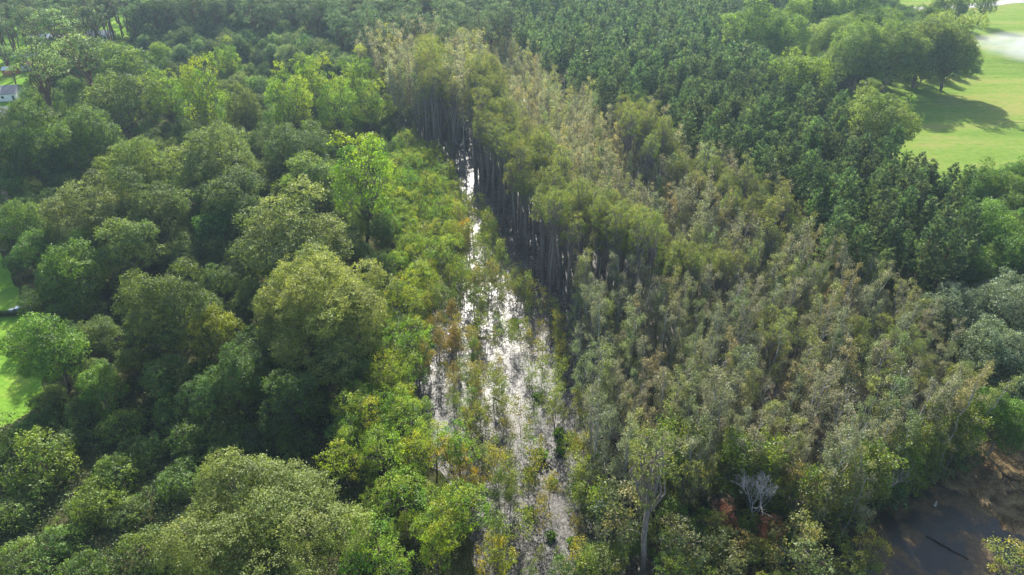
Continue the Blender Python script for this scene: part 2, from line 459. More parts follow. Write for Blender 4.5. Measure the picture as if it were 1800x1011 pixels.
OCC = [(*G(42, 545), 6.5), (*G(8, 160), 9), (*G(0, 197), 9), (*G(18, 122), 5), (*G(54, 114), 6)]     # plan footprints already taken: x, y, radius
CNT = {}
def plant(key, x, y, label, cat, group=None, scale=1.0, color=(1, 1, 1), var=None, rot=None, sz=None, crown_label=None, z=0.0):
    P = PROTO[key]; rnd = random.Random(int(x * 131 + y * 717) & 0xffffff)
    p = P[rnd.randrange(len(P))] if var is None else P[var % len(P)]
    e = bpy.data.objects.new(p['name'], None); COL.objects.link(e)
    e.empty_display_size = .5
    e.location = (x, y, z); e.rotation_euler = (rnd.gauss(0, .035), rnd.gauss(0, .035), rnd.uniform(0, 6.28) if rot is None else rot)
    e.scale = (scale, scale, sz or scale)
    tag(e, label, cat, group)
    c = bpy.data.objects.new(p['cname'], p['crown']); c.parent = e; COL.objects.link(c)
    c.color = (*color, 1)
    if crown_label: c['label'] = crown_label
    if p['wood']:
        t = bpy.data.objects.new('trunk', p['wood']); t.parent = e; COL.objects.link(t)
    return e

def mass(name, key, spots, label, cat, frac, grow_, wood=True, wk=3):
    """everything of a kind past the 300 that show largest, as one object"""
    rng = np.random.default_rng(7); VV = []; QQ = []; KK = []; WV = []; WQ = []; nv = 0; nw = 0
    P = PROTO[key]; red = []
    for p in P:
        C, T, B, K = p['arr']; n = len(C); idx = rng.permutation(n)[:max(20, int(n * frac))]
        sg = sorted(p['segs'], key=lambda s: -s[2])[:max(5, min(14, len(p['segs'])))]
        red.append((C[idx], T[idx] * grow_, B[idx] * grow_, K[idx], sg))
    for (x, y, sc, col) in spots:
        C, T, B, K, sg = red[rng.integers(len(red))]
        a = rng.uniform(0, 6.28); ca, sa = math.cos(a), math.sin(a)
        M = np.array([[ca, sa, 0], [-sa, ca, 0], [0, 0, 1]]) * sc
        V, Q, k = leaf_geo(C @ M + [x, y, 0], T @ M, B @ M, K * np.array(col))
        VV.append(V); QQ.append(Q + nv); KK.append(k); nv += len(V)
        if wood:
            W, q = tubes_geo([(s[0] @ M + [x, y, 0], s[1] @ M + [x, y, 0], s[2] * sc, s[3] * sc) for s in sg], wk)
            WV.append(W); WQ.append(q + nw); nw += len(W)
    V = np.concatenate(VV); Q = np.concatenate(QQ); K = np.concatenate(KK)
    me = mesh_quads(name, V, Q, P[0]['lm'], K)
    o = bpy.data.objects.new(name, me); COL.objects.link(o); o['kind'] = 'stuff'; o['label'] = label; o['category'] = cat
    if wood:
        me2 = mesh_quads(name + '_trunks', np.concatenate(WV), np.concatenate(WQ), P[0]['bm'])
        t = bpy.data.objects.new('trunks', me2); COL.objects.link(t); t.parent = o; t['kind'] = 'stuff'
    return o

# ------------------------------------------------------------------ setting
rs = np.random.default_rng(3)
def sheet(name, pts, z, mat, jitter=0.0, sub=6):
    """flat irregular sheet from plan points"""
    import bmesh
    P = []
    n = len(pts)
    for i in range(n):
        a = np.array(pts[i]); b = np.array(pts[(i + 1) % n])
        for k in range(sub):
            q = a + (b - a) * k / sub
            if jitter: q = q + rs.normal(0, jitter, 2)
            P.append(q)
    bm = bmesh.new()
    f = bm.faces.new([bm.verts.new((p[0], p[1], z)) for p in P])
    if f.normal.z < 0 or True:
        bm.normal_update()
        if f.normal.z < 0: f.normal_flip()
    bmesh.ops.triangulate(bm, faces=bm.faces[:])
    me = bpy.data.meshes.new(name); bm.to_mesh(me); bm.free(); me.materials.append(mat)
    return struct(name, me)
def gpoly(pp, z=0): return [G(a, b, z) for a, b in pp]

M_FLOOR = ground_mat('forest_floor', [(.3, (.022, .026, .012)), (.5, (.045, .05, .02)), (.7, (.085, .075, .04))], .35)
M_FIELD = ground_mat('hay_field', [(.36, (.10, .165, .03)), (.5, (.135, .20, .038)), (.64, (.20, .205, .06))], .035, stripes=.8, stretch=(.35, 1.6, 1))
M_LAWN = ground_mat('lawn_grass', [(.3, (.08, .16, .022)), (.5, (.13, .24, .03)), (.7, (.22, .27, .05))], .09)
M_ROAD = ground_mat('road', [(.3, (.28, .27, .25)), (.7, (.38, .37, .35))], .4)
M_DIRT = ground_mat('bare_dirt', [(.3, (.22, .16, .10)), (.7, (.38, .30, .22))], .4)
M_WATER = water_mat('swamp_water')

bpy_me = mesh_quads('ground', [(-1500, -400, 0), (1500, -400, 0), (1500, 2500, 0), (-1500, 2500, 0)], [[0, 1, 2, 3]], M_FLOOR)
struct('ground', bpy_me)
WATER_PX = [(690, 128), (690, 240), (740, 330), (735, 420), (690, 520), (690, 640), (700, 760), (800, 870), (850, 1011), (880, 1150),
            (2000, 1150), (2000, 880), (1800, 800), (1690, 690), (1600, 600), (1480, 500), (1330, 400), (1200, 320), (1080, 240), (980, 170), (880, 128)]
sheet('water', gpoly(WATER_PX), .02, M_WATER, .5)
FIELD_PX = [(1470, 205), (1480, 160), (1560, 120), (1560, 60), (1520, 32), (1520, 10), (1560, -60), (3000, -60), (3200, 200), (2600, 460), (1800, 345), (1700, 350), (1560, 370), (1560, 260)]
M_BANK = ground_mat('muddy_bank', [(.35, (.05, .035, .02)), (.5, (.12, .085, .045)), (.65, (.20, .15, .08))], .5)
sheet('muddy_bank', gpoly([(1580, 815), (1640, 850), (1700, 875), (1760, 925), (1830, 960), (2100, 1000), (2300, 860), (1800, 770), (1690, 780)]), .028, M_BANK, .5)
sheet('field', gpoly(FIELD_PX), .012, M_FIELD, .4)
sheet('road', gpoly([(1560, 25), (1585, 18.5), (1620, 18), (1680, 15.5), (1740, 12), (1780, 6), (2100, -10), (2100, -16), (1780, -2), (1730, 4.5), (1680, 9), (1620, 12), (1580, 13), (1545, 19)]), .024, M_ROAD, 0)
sheet('lawn', gpoly([(-500, 440), (0, 445), (28, 500), (40, 545), (62, 560), (70, 640), (75, 700), (40, 735), (0, 750), (-500, 760)]), .012, M_LAWN, .3)
sheet('lawn', gpoly([(-400, -20), (310, -25), (330, 20), (255, 62), (190, 90), (120, 120), (70, 160), (40, 230), (-400, 240)]), .012, M_LAWN, .4)
sheet('lawn', gpoly([(560, -45), (880, -45), (880, 5), (740, 20), (600, 25)]), .012, M_LAWN, .4)
sheet('path', gpoly([(-60, 330), (15, 335), (22, 360), (14, 415), (26, 425), (10, 440), (-60, 440)]), .02, M_DIRT, .3)
sheet('path', gpoly([(20, 218), (34, 219), (32, 236), (-60, 250), (-60, 225)]), .02, M_DIRT, .2)

# ------------------------------------------------------------------ the humid air
hz = np.array([(x, y, z) for z in (-1, 87) for (x, y) in ((-1600, -450), (1600, -450), (1600, 2600), (-1600, 2600))], float)
m_h, t_h = new_mat('haze')
pv = N(t_h, 'ShaderNodeVolumePrincipled'); pv.inputs['Color'].default_value = (.58, .80, 1.0, 1)
pv.inputs['Density'].default_value = .00013; pv.inputs['Anisotropy'].default_value = .35
oo = N(t_h, 'ShaderNodeOutputMaterial'); L(t_h, pv.outputs[0], oo.inputs['Volume'])
ho = bpy.data.objects.new('haze', mesh_quads('haze', hz, [[3, 2, 1, 0], [4, 5, 6, 7], [0, 1, 5, 4], [1, 2, 6, 5], [2, 3, 7, 6], [3, 0, 4, 7]], m_h)); COL.objects.link(ho)
ho['kind'] = 'stuff'; ho['label'] = 'thin blue haze of humid air over the forest'; ho['category'] = 'haze'
S.cycles.volume_step_rate = 4

#@@TREES
# ------------------------------------------------------------------ prototypes
DK = [(.088, .14, .032), (.112, .165, .036), (.066, .112, .03)]
OL = [(.142, .19, .052), (.172, .212, .06), (.112, .158, .046)]
SG = [(.15, .18, .09), (.17, .195, .11), (.12, .15, .075)]
BR = [(.20, .29, .022), (.27, .32, .022), (.13, .23, .022)]
YG = [(.22, .24, .02), (.26, .25, .025), (.16, .22, .02)]
PN = [(.092, .14, .058), (.115, .165, .062), (.062, .102, .045), (.15, .20, .075)]
CYL = [(.17, .215, .035), (.21, .24, .04), (.14, .185, .038)]
GY = [(.21, .20, .115), (.17, .185, .08), (.26, .245, .16), (.13, .15, .06), (.20, .19, .11)]
for i in range(3):
    proto('oak', 'oak_tree', broad(10 + i, 20, 10.5, 8.5, 46, .235, OL, .95, per=21, lobe=.27, trunk_r=.65, tuft=.5), M_LEAF, B_OAK)
for i in range(4):
    proto('darkoak', 'oak_tree', broad(20 + i, 17, 7.2, 7.4, 36, .27, OL if i % 2 else DK, 1.0, per=14, lobe=.30, trunk_r=.45, tuft=.46, zmin=-.75), M_LEAF, B_OAK)
for i in range(4):
    proto('round', 'broadleaf_tree', broad(30 + i, 12, 4.3, 5.2, 22, .25, DK, 1.0, per=14, lobe=.34, trunk_r=.25, tuft=.42), M_LEAF, B_OAK)
for i in range(4):
    proto('gum', 'sweetgum_tree', broad(40 + i, 18, 4.6, 7.2, 30, .28, BR, .8, per=14, lobe=.30, trunk_r=.3, tuft=.5, zmin=-.7), M_LEAF, B_OAK)
for i in range(5):
    proto('wood', 'woodland_tree', broad(150 + i, 12, 4.3, 4.3, 18, .25, DK, 1.0, per=13, lobe=.34, trunk_r=.25, tuft=.42), M_LEAF, B_OAK)
for i in range(3):
    proto('back', 'grove_tree', broad(160 + i, 16, 4.6, 4.6, 22, .36, PN, .8, per=10, lobe=.34, trunk_r=.25, tuft=.5), M_LEAF, B_OAK)
for i in range(5):
    proto('bright', 'young_tree', broad(50 + i, 9, 2.6, 3.6, 14, .20, BR, .75, per=17, lobe=.36, trunk_r=.13, tuft=.42, zmin=-.6, inner=.08), M_LEAF, B_OAK)
for i in range(5):
    proto('pine', 'pine_tree', pine(60 + i, 17, 3.0, .40, PN, (.7, .19), 8, .7), M_NEEDLE, B_PINE)
for i in range(4):
    proto('tallpine', 'tall_pine_tree', broad(70 + i, 27, 4.2, 7.0, 24, .36, PN, .6, per=11, lobe=.32, trunk_r=.32, tuft=.5, flat=.6, zmin=-.7, inner=.03), M_NEEDLE, B_PINE)
for i in range(5):
    proto('cypress', 'cypress_tree', broad(80 + i, 26, 2.5, 5.2, 26, .19, CYL, .7, per=14, lobe=.36, sparse=.2, wobt=.006, trunk_r=.32, tuft=.4, zmin=-.7, inner=.05), M_FEATHER, B_CYP, k=5)
for i in range(10):
    proto('grey', 'swamp_tree', grey(90 + i, 13.5 + (i * 37 % 10) * .5, .18, GY, 12, 1 + (i % 4 == 3), 3, .18 + .02 * (i % 5), .45 + .06 * (i % 3), 2.3 + .16 * (i * 7 % 5)), M_DRY, B_GREY, k=3)
for i in range(4):
    proto('snag', 'leafless_swamp_tree', grey(190 + i, 15, .2, GY, 1, 1, 4, .3, .5, 2.6), M_DRY, B_GREY, k=3)
for i in range(6):
    proto('sapling', 'sapling', sapling(100 + i, 7, .21, YG, 20, 27, 1.5), M_LEAF, B_CYP, k=3)
for i in range(5):
    proto('thin', 'young_swamp_tree', grey(170 + i, 9.5, .23, YG, 11, 1, 2, .22, .7, 2.6, .07), M_LEAF, B_CYP, k=3)
for i in range(4):
    proto('mound', 'vine_covered_bush', broad(110 + i, 4.6, 4.2, 3.6, 26, .27, DK, .8, per=9, lobe=.30, trunk_r=.1, tuft=.4, zmin=-.1, inner=.1), M_LEAF, B_OAK, 'foliage')
for i in range(3):
    proto('shrub', 'shrub', broad(120 + i, 2.6, 1.7, 1.5, 10, .22, OL, .7, per=8, lobe=.36, trunk_r=.06, tuft=.34, zmin=-.3, inner=.1), M_LEAF, B_OAK, 'foliage', k=3)
for i in range(3):
    proto('plant', 'water_plant', blades(130 + i, 1.3, .9, 170, (.10, .18, .03)), M_LEAF, B_OAK, 'leaves')
for i in range(3):
    proto('sgoak', 'oak_tree', broad(140 + i, 14, 5.5, 5.0, 26, .26, SG, .8, per=11, lobe=.30, trunk_r=.3, tuft=.42), M_DRY, B_OAK)

print('protos', {k: sum(len(p['arr'][0]) for p in v) for k, v in PROTO.items()})
rr = random.Random(5)
def jit(c, a=.12):
    k = 1 + rr.uniform(-a, a)
    return tuple(max(.2, v * k * (1 + rr.uniform(-a * .4, a * .4))) for v in c)

# hand-surveyed crowns: key, px, py of crown centre, crown half width px, tint, label
RAD = {'oak': (10.5, 12), 'darkoak': (7.2, 11), 'round': (4.3, 8), 'gum': (4.6, 11.5), 'bright': (2.6, 5.5), 'tallpine': (4.0, 22), 'pine': (3.0, 11), 'cypress': (2.5, 21),
       'grey': (2.7, 12), 'mound': (4.2, 2.2), 'shrub': (1.7, 1.4), 'sgoak': (5.5, 9.5), 'sapling': (1.2, 5)}
def put(key, px, py, hw, tint, label, cat='tree', group=None, tall=1.0, var=None, crown_label=None):
    R, hc = RAD[key]
    if key == 'bright': tint = (tint[0] * .84, tint[1], tint[2])
    sc = 1.0
    for _ in range(4):
        x, y = G(px, py, hc * sc * tall); d = PX(x, y, hc * sc * tall)[2]
        sc = hw * d / F_PX / R
    OCC.append((x, y, R * sc))
    return plant(key, x, y, label, cat, group, sc, tint, var, sz=sc * tall, crown_label=crown_label)

LEFT = [
 ('oak', 566, 548, 124, (1.5, 1.32, 1.05), 'biggest pale green round oak, left of the bright channel trees', .92),
 ('oak', 455, 915, 152, (1.15, 1.08, .7), 'huge olive-yellow spreading oak at the bottom edge with bare limb showing', .72),
 ('darkoak', 286, 540, 74, (1.05, .95, .95), 'olive grey oak left of the biggest pale oak', 1.15),
 ('round', 385, 575, 42, (2.0, 1.5, .8), 'yellowish vine-hung tree between the grey oak and the biggest pale oak', 1.2),
 ('darkoak', 372, 283, 76, (1.05, 1.05, 1.2), 'dark dome-shaped oak standing alone in the upper left forest', 1.0),
 ('darkoak', 524, 265, 62, (1.0, 1.0, 1.1), 'wide dark oak right of the dome-shaped oak', .95),
 ('round', 545, 305, 50, (1.7, 1.6, 1.6), 'pale green oak in front of the wide dark oak', 1.0),
 ('gum', 625, 300, 58, (.95, 1.05, .9), 'tall bright yellow-green sweetgum in front of the trunks of the cypress stand', 1.05),
 ('darkoak', 500, 418, 104, (1.15, 1.08, 1.0), 'very wide olive oak just behind the biggest pale oak', .8),
 ('round', 515, 350, 36, (2.2, 2.0, .9), 'small vivid green tree behind the very wide olive oak', 1.0),
 ('darkoak', 165, 372, 70, (1.15, 1.05, 1.25), 'grey-green oak with a lumpy crown near the left lane', 1.0),
 ('darkoak', 262, 362, 66, (1.15, 1.05, 1.2), 'grey-green oak right of the lumpy oak', .95),
 ('darkoak', 400, 352, 72, (1.1, 1.05, 1.1), 'broad grey-green oak in front of the dome-shaped oak', .9),
 ('round', 215, 425, 52, (1.5, 1.4, 1.6), 'silvery oak under the two grey-green oaks', 1.1),
 ('round', 315, 435, 34, (1.6, 1.4, 1.6), 'small silvery tree left of the very wide olive oak', 1.0),
 ('round', 378, 392, 38, (.8, 1.15, .9), 'deep green rounded tree with pine-like colour behind the silvery tree', 1.2),
 ('round', 118, 478, 50, (1.1, 1.2, .8), 'mid green tree with light top near the parked car', 1.1),
 ('round', 150, 445, 38, (1.4, 1.4, .7), 'small green tree with a yellowish tip beside the mid green tree', 1.0),
 ('round', 40, 385, 40, (1.2, 1.3, .9), 'green tree at the left edge beside the dirt lane', 1.0),
 ('round', 66, 430, 34, (1.0, 1.2, .9), 'dark tree right of the dirt lane', 1.0),
 ('round', 84, 605, 58, (1.3, 1.5, .9), 'fresh green tree standing at the lawn edge', 1.0),
 ('round', 172, 672, 38, (1.3, 1.5, .9), 'small fresh green tree right of the tree at the lawn edge', 1.0),
 ('darkoak', 40, 262, 62, (1.05, 1.1, .95), 'dark green oak at the left edge below the grey roofs', 1.0),
 ('darkoak', 140, 245, 66, (1.05, 1.1, .95), 'wide dark green oak below the house with the grey roof', 1.0),
 ('darkoak', 232, 290, 58, (1.1, 1.15, .75), 'dark green oak left of the dome-shaped oak', .95),
 ('round', 82, 182, 38, (1.35, 1.35, 1.2), 'green oak beside the grey-roofed house', 1.0),
 ('round', 135, 160, 26, (.8, .95, .8), 'dark narrow tree right of the oak by the house', 1.3),
 ('round', 200, 172, 58, (1.4, 1.25, 1.25), 'olive-grey oak behind the wide dark green oak', .85),
 ('round', 85, 120, 28, (.9, 1.0, .9), 'dark green tree beside the red-roofed shed', 1.0),
 ('round', 135, 108, 26, (1.6, 1.7, .8), 'yellow-green tree behind the dark tree beside the red-roofed shed', 1.1),
 ('round', 222, 112, 46, (1.5, 1.45, 1.35), 'pale round oak in the upper left, below the pine trunks', 1.0),
 ('round', 170, 95, 30, (1.2, 1.15, 1.0), 'brownish-green tree in front of the white outbuilding', 1.0),
 ('gum', 286, 165, 34, (.9, .95, .9), 'bright sweetgum left of the tallest sweetgum in the upper left', 1.0),
 ('gum', 352, 155, 40, (1.0, 1.0, .8), 'tallest bright yellow-green sweetgum in the upper left', 1.15),
 ('gum', 398, 105, 20, (1.0, 1.05, 1.0), 'slim yellow-green sweetgum behind the tallest one', 1.2),
 ('round', 284, 92, 22, (2.0, 1.9, .9), 'small light green tree behind the bright sweetgum', 1.1),
 ('round', 412, 150, 24, (1.5, 1.3, 1.5), 'small grey-green tree right of the tallest sweetgum', 1.0),
 ('round', 425, 190, 30, (1.5, 1.2, .9), 'olive brown tree between two clumps of sweetgums', 1.2),
 ('gum', 498, 172, 42, (.95, 1.0, .95), 'bright sweetgum at the left of the sweetgum clump', 1.05),
 ('gum', 548, 140, 36, (1.0, 1.0, .95), 'bright sweetgum at the back of the sweetgum clump', 1.05),
 ('gum', 585, 178, 36, (.9, .98, .95), 'bright sweetgum at the front of the sweetgum clump', 1.0),
 ('gum', 630, 135, 32, (1.05, 1.05, .95), 'bright sweetgum at the right of the sweetgum clump', 1.0),
 ('gum', 655, 180, 32, (.95, .95, 1.1), 'paler sweetgum at the right front of the sweetgum clump', 1.0),
 ('gum', 684, 150, 22, (1.05, .95, 1.1), 'last pale sweetgum beside the cypress trunks', 1.0),
 ('round', 613, 205, 24, (1.4, 1.7, .9), 'low green tree under the sweetgum clump', 1.0),
 ('round', 632, 390, 22, (2.2, 1.9, 2.3), 'silver-leaved small tree left of the bright channel trees', 1.3),
 ('round', 605, 425, 24, (1.7, 1.6, 1.4), 'pale olive tree behind the biggest pale oak', 1.1),
 ('round', 610, 640, 44, (.95, 1.05, .9), 'dark shaded tree at the foot of the biggest pale oak', 1.0),
 ('round', 505, 690, 50, (.8, .9, .8), 'dark ivy-hung tree below the biggest pale oak', 1.1),
 ('round', 420, 655, 46, (.8, .9, .7), 'dark tree hung with vines below the yellowish tree', 1.1),
 ('round', 630, 920, 32, (2.4, 1.9, .9), 'rounded olive-yellow tree near the bottom, right of the huge oak', 1.0),
]
for k, px, py, hw, tint, lab, tall in LEFT:
    put(k, px, py, hw, tint, lab, 'tree', None, tall)

RIGHT = [
 ('round', 1405, 125, 52, (1.84, 1.67, 1.09), 'rounded yellow-green oak bulging out of the pine plantation', .95),
 ('darkoak', 1535, 205, 62, (1.21, 1.21, 1.09), 'big dark oak leaning out over the hay field', 1.0),
 ('round', 1585, 215, 34, (1.38, 1.38, 1.15), 'lower lobe-like oak on the field side of the big dark oak', 1.1),
 ('darkoak', 1680, 78, 46, (1.09, 1.09, 1.21), 'dark oak at the field end of the belt, its shadow on the grass', 1.15),
 ('darkoak', 1630, 72, 48, (1.15, 1.15, 1.26), 'dark oak second from the field end of the belt', 1.1),
 ('darkoak', 1575, 78, 50, (1.15, 1.21, 1.15), 'dark oak third from the field end of the belt', 1.1),
 ('darkoak', 1520, 80, 50, (1.15, 1.26, 1.09), 'green oak in the middle of the belt', 1.05),
 ('darkoak', 1465, 62, 44, (1.38, 1.44, 1.38), 'paler oak in the belt behind the bulging yellow-green oak', 1.0),
 ('round', 1375, 60, 40, (1.72, 1.72, 1.49), 'light oak in the belt near the pine plantation', 1.0),
 ('round', 1320, 45, 46, (1.72, 1.67, 1.26), 'light green oak at the plantation end of the belt', 1.0),
 ('round', 1275, 38, 24, (1.49, 1.49, 1.26), 'small oak between the plantation and the light green oak', 1.0),
 ('round', 1400, 22, 32, (1.95, 1.84, 1.03), 'yellowish tree behind the oak belt', 1.1),
 ('round', 1450, 15, 34, (1.15, 1.26, 1.26), 'dark tree behind the oak belt', 1.1),
 ('round', 1500, 15, 36, (1.15, 1.26, 1.26), 'dark tree behind the belt near the road', 1.1),
 ('round', 1545, 28, 26, (1.38, 1.44, 1.15), 'green tree in the belt beside the road', 1.0),
 ('round', 1640, 30, 26, (1.2, 1.2, 1.1), 'green tree in front of the road', 1.0),
 ('round', 1655, 8, 18, (1.49, 1.38, 1.26), 'roadside tree half hidden by the belt', 1.3),
 ('round', 1690, 5, 18, (1.38, 1.38, 1.15), 'roadside tree with clear trunk and shadow on the hay field', 1.25),
 ('round', 1733, 0, 18, (1.26, 1.26, 1.15), 'second roadside tree with clear trunk, further right', 1.25),
 ('round', 1725, 322, 34, (1.4, 1.45, 1.1), 'green tree at the near corner of the hay field', 1.0),
 ('round', 1775, 330, 34, (1.5, 1.5, 1.1), 'green tree at the right edge below the hay field', 1.0),
 ('round', 1690, 380, 28, (1.8, 1.8, .8), 'yellow-green tree below the field corner', 1.1),
 ('round', 1745, 400, 46, (1.3, 1.5, 1.1), 'green broadleaf tree beside the lower pines', 1.1),
 ('round', 1790, 440, 44, (1.1, 1.3, 1.1), 'dark green tree at the right edge beside the lower pines', 1.1),
 ('sgoak', 1765, 530, 50, (1.0, 1.1, 1.15), 'grey-green tree at the right edge below the pines', 1.1),
 ('sgoak', 1690, 545, 46, (1.0, 1.1, 1.15), 'grey-green tree below the lower pines', 1.1),
 ('sgoak', 1735, 610, 52, (1.0, 1.12, 1.1), 'grey-green tree in the middle of the right edge group', 1.1),
 ('sgoak', 1790, 640, 48, (.95, 1.1, 1.1), 'grey-green tree lowest of the right edge group', 1.0),
 ('round', 1770, 735, 50, (1.0, 1.2, .7), 'dark green tree with bright tips above the brown pond', 1.0),
 ('bright', 1712, 758, 22, (1.3, 1.2, .9), 'small yellow-green bush on the pond bank', .8),
 ('bright', 1425, 490, 25, (.9, .85, .8), 'bright green young tree among the grey swamp trees', 1.3),
 ('bright', 1780, 995, 48, (1.32, 0.83, 2.04), 'light yellow-green tree in the bottom right corner', 1.0),
 ('bright', 1522, 975, 36, (1.06, 0.66, 1.19), 'yellow-green pyramidal young tree beside the brown pond', 1.1),
 ('bright', 1410, 868, 42, (1.14, 0.66, 2.21), 'yellow-green layered tree right of the bleached dead tree', 1.1),
 ('bright', 1405, 965, 52, (1.28, 0.79, 3.06), 'wide pale yellow-green tree below the layered tree', .9),
 ('bright', 1210, 850, 30, (1.06, 0.66, 2.72), 'tall yellow-green tree on a white forked trunk', 1.7),
 ('bright', 1200, 950, 46, (0.70, 0.49, 2.38), 'dark olive bushy tree left of the red shrubs', .9),
 ('bright', 1085, 900, 55, (0.92, 0.59, 3.23), 'loose olive tree standing at the right bank of the channel', 1.1),
 ('cypress', 1165, 790, 44, (1.0, 1.0, 1.2), 'feathery olive cypress right of the channel bank', 1.0),
 ('bright', 1060, 1000, 42, (0.70, 0.53, 1.36), 'green tree at the bottom edge right of the channel', .9),
 ('bright', 1025, 845, 30, (0.97, 0.63, 2.72), 'light olive young tree on the right bank of the channel', 1.2),
 ('bright', 1270, 990, 44, (0.70, 0.49, 2.04), 'dark green bushy tree at the bottom edge under the red shrubs', .8),
]
for k, px, py, hw, tint, lab, tall in RIGHT:
    put(k, px, py, hw, tint, lab, 'tree', None, tall)

ACC = [
 ('tallpine', 40, 52, 42, (1.6, 1.5, 1.2), 'big airy pale pine at the top left edge', .8, None),
 ('tallpine', 128, 52, 36, (1.6, 1.5, 1.2), 'big airy pale pine right of the one at the left edge', .8, None),
 ('tallpine', 4, 88, 16, (1.4, 1.4, 1.2), 'pine at the left edge above the small sheds', .7, None),
 ('tallpine', 85, 20, 34, (1.3, 1.4, 1.2), 'pine behind and between the two big airy pines', .8, None),
 ('round', 82, 86, 14, (1.0, 1.1, 1.1), 'small dark round tree on the lawn in the upper left', 1.0, None),
 ('round', 1440, 110, 24, (1.3, 1.4, 1.1), 'low tree filling the front of the oak belt on its left', .9, None),
 ('round', 1500, 120, 24, (.9, 1.1, 1.0), 'low dark tree at the foot of the oak belt', .8, None),
 ('round', 1560, 122, 20, (.9, 1.0, 1.0), 'small dark tree in front of the oak belt near its middle', .8, None),
 ('round', 1625, 120, 22, (.9, 1.1, 1.0), 'small dark tree in front of the oak belt near the field', .8, None),
 ('bright', 795, 812, 34, (2.1, 1.0, .9), 'orange young tree standing at the left bank of the channel', 1.0, 'orange leaves turning early'),
 ('bright', 830, 845, 22, (2.2, 1.0, .8), 'small orange-yellow tree at the water edge beside the orange tree', 1.0, None),
 ('bright', 728, 800, 34, (1.5, 1.1, .8), 'vivid yellow young tree left of the orange tree', 1.1, None),
 ('bright', 872, 980, 34, (2.0, 1.1, .8), 'yellow-orange tree at the bottom edge beside the channel', 1.0, None),
 ('bright', 765, 965, 28, (1.4, 1.1, .7), 'pointed yellow-green tree near the bottom edge', 1.5, None),
 ('bright', 625, 985, 26, (1.0, 1.15, .7), 'bright green small tree near the bottom edge beside the huge oak', 1.3, None),
 ('bright', 690, 985, 34, (1.0, .95, 1.2), 'soft yellow-green tree at the bottom edge', 1.2, None),
 ('bright', 812, 408, 18, (2.6, 1.0, .9), 'orange-topped young tree beside the narrow glinting water', 1.2, None),
 ('bright', 793, 600, 16, (1.9, .45, 1.6), 'dark red bush in the glinting water', .7, None),
 ('bright', 700, 865, 40, (1.1, 1.0, 1.3), 'green-yellow tree below the vivid yellow tree', 1.0, None),
 ('bright', 1275, 912, 24, (1.9, .5, 4.5), 'red-leaved shrub left of the bleached dead tree', 1.3, None),
 ('bright', 1350, 930, 24, (2.3, .55, 4), 'reddish shrub under the bleached dead tree', 1.2, None),
 ('bright', 1312, 968, 30, (1.5, .75, 3), 'brownish-red low shrub at the bottom edge', 1.0, None),
 ('shrub', 700, 1000, 14, (2.2, .9, 1.2), 'small rusty shrub at the bottom edge', 1.0, None),
]
for k, px, py, hw, tint, lab, tall, cl in ACC:
    put(k, px, py, hw, tint, lab, 'shrub' if 'shrub' in lab or 'bush' in lab else 'tree', None, tall, crown_label=cl)

# vine covered mounds, lower left
MOUNDS = [(67, 815, 66), (20, 895, 46), (218, 742, 42), (150, 892, 50), (269, 968, 58), (101, 955, 44), (155, 1000, 46), (30, 985, 50), (120, 770, 36),
          (205, 830, 44), (300, 850, 46), (250, 790, 40), (330, 770, 46), (390, 800, 40), (60, 745, 36), (10, 790, 34), (400, 740, 50), (225, 900, 36), (310, 720, 44), (95, 700, 34), (440, 770, 38), (150, 720, 36), (520, 770, 40), (560, 720, 40), (350, 655, 36)]
MD = ['tall vine-covered bush like a dome', 'rounded vine-covered bush at the left edge', 'vine-hung bush catching the sun', 'lumpy vine-covered bush', 'bright green vine-covered bush beside the huge olive oak',
      'leafy dark bush', 'pale green bush at the bottom edge', 'dark bush in the bottom left corner', 'small sunlit bush near the lawn']
for i, (px, py, hw) in enumerate(MOUNDS):
    t = (1.5, 1.35, .9) if i in (0, 2, 3, 4, 7) else ((1.35, 1.35, 1.1) if i % 2 else (1.0, 1.1, .9))
    lab = (MD[i] + ', lower left thicket') if i < len(MD) else 'shaded vine-covered bush in the thicket between lawn and huge oak'
    put('mound', px, py, hw, jit(t), lab, 'bush', 'vine-covered bushes of the lower left thicket', .9 if i % 3 else 1.15)

# ------------------------------------------------------------------ stands that fill the plan
GREY_P = [(640, 105), (700, 72), (760, 66), (880, 62), (930, 100), (1000, 150), (1060, 185), (1130, 195), (1230, 275), (1370, 330), (1420, 400), (1500, 460), (1590, 500), (1650, 590),
          (1720, 640), (1740, 720), (1690, 800), (1600, 860), (1500, 865), (1440, 825), (1380, 820), (1330, 800), (1250, 830), (1130, 850), (1060, 790), (1020, 700), (1010, 560), (1020, 440), (960, 380), (900, 300), (850, 240), (820, 180), (760, 170), (700, 160)]
CYP_P = [[(735, 75), (785, 75), (795, 160), (735, 165)], [(825, 130), (865, 110), (890, 170), (950, 230), (1000, 290), (1060, 335), (1170, 400), (1320, 450), (1310, 490), (1190, 480), (1090, 425), (1010, 400), (960, 385), (900, 310), (850, 240), (820, 180)],
         [(1080, 188), (1130, 192), (1235, 283), (1390, 335), (1415, 400), (1330, 395), (1190, 305)],
         [(1320, 545), (1400, 540), (1440, 590), (1350, 600)], [(1480, 530), (1560, 560), (1700, 640), (1720, 700), (1640, 700), (1560, 640), (1480, 590)]]
PINE_P = [(880, 20), (900, -200), (1900, -200), (1560, -25), (1430, 0), (1300, 15), (1255, 30), (1270, 80), (1350, 110), (1440, 160), (1475, 195), (1500, 255), (1600, 258), (1640, 285), (1625, 330), (1700, 335), (1710, 400), (1700, 470),
          (1640, 520), (1560, 480), (1470, 440), (1440, 380), (1400, 340), (1240, 285), (1190, 220), (1140, 190), (1060, 185), (1000, 140), (930, 95)]
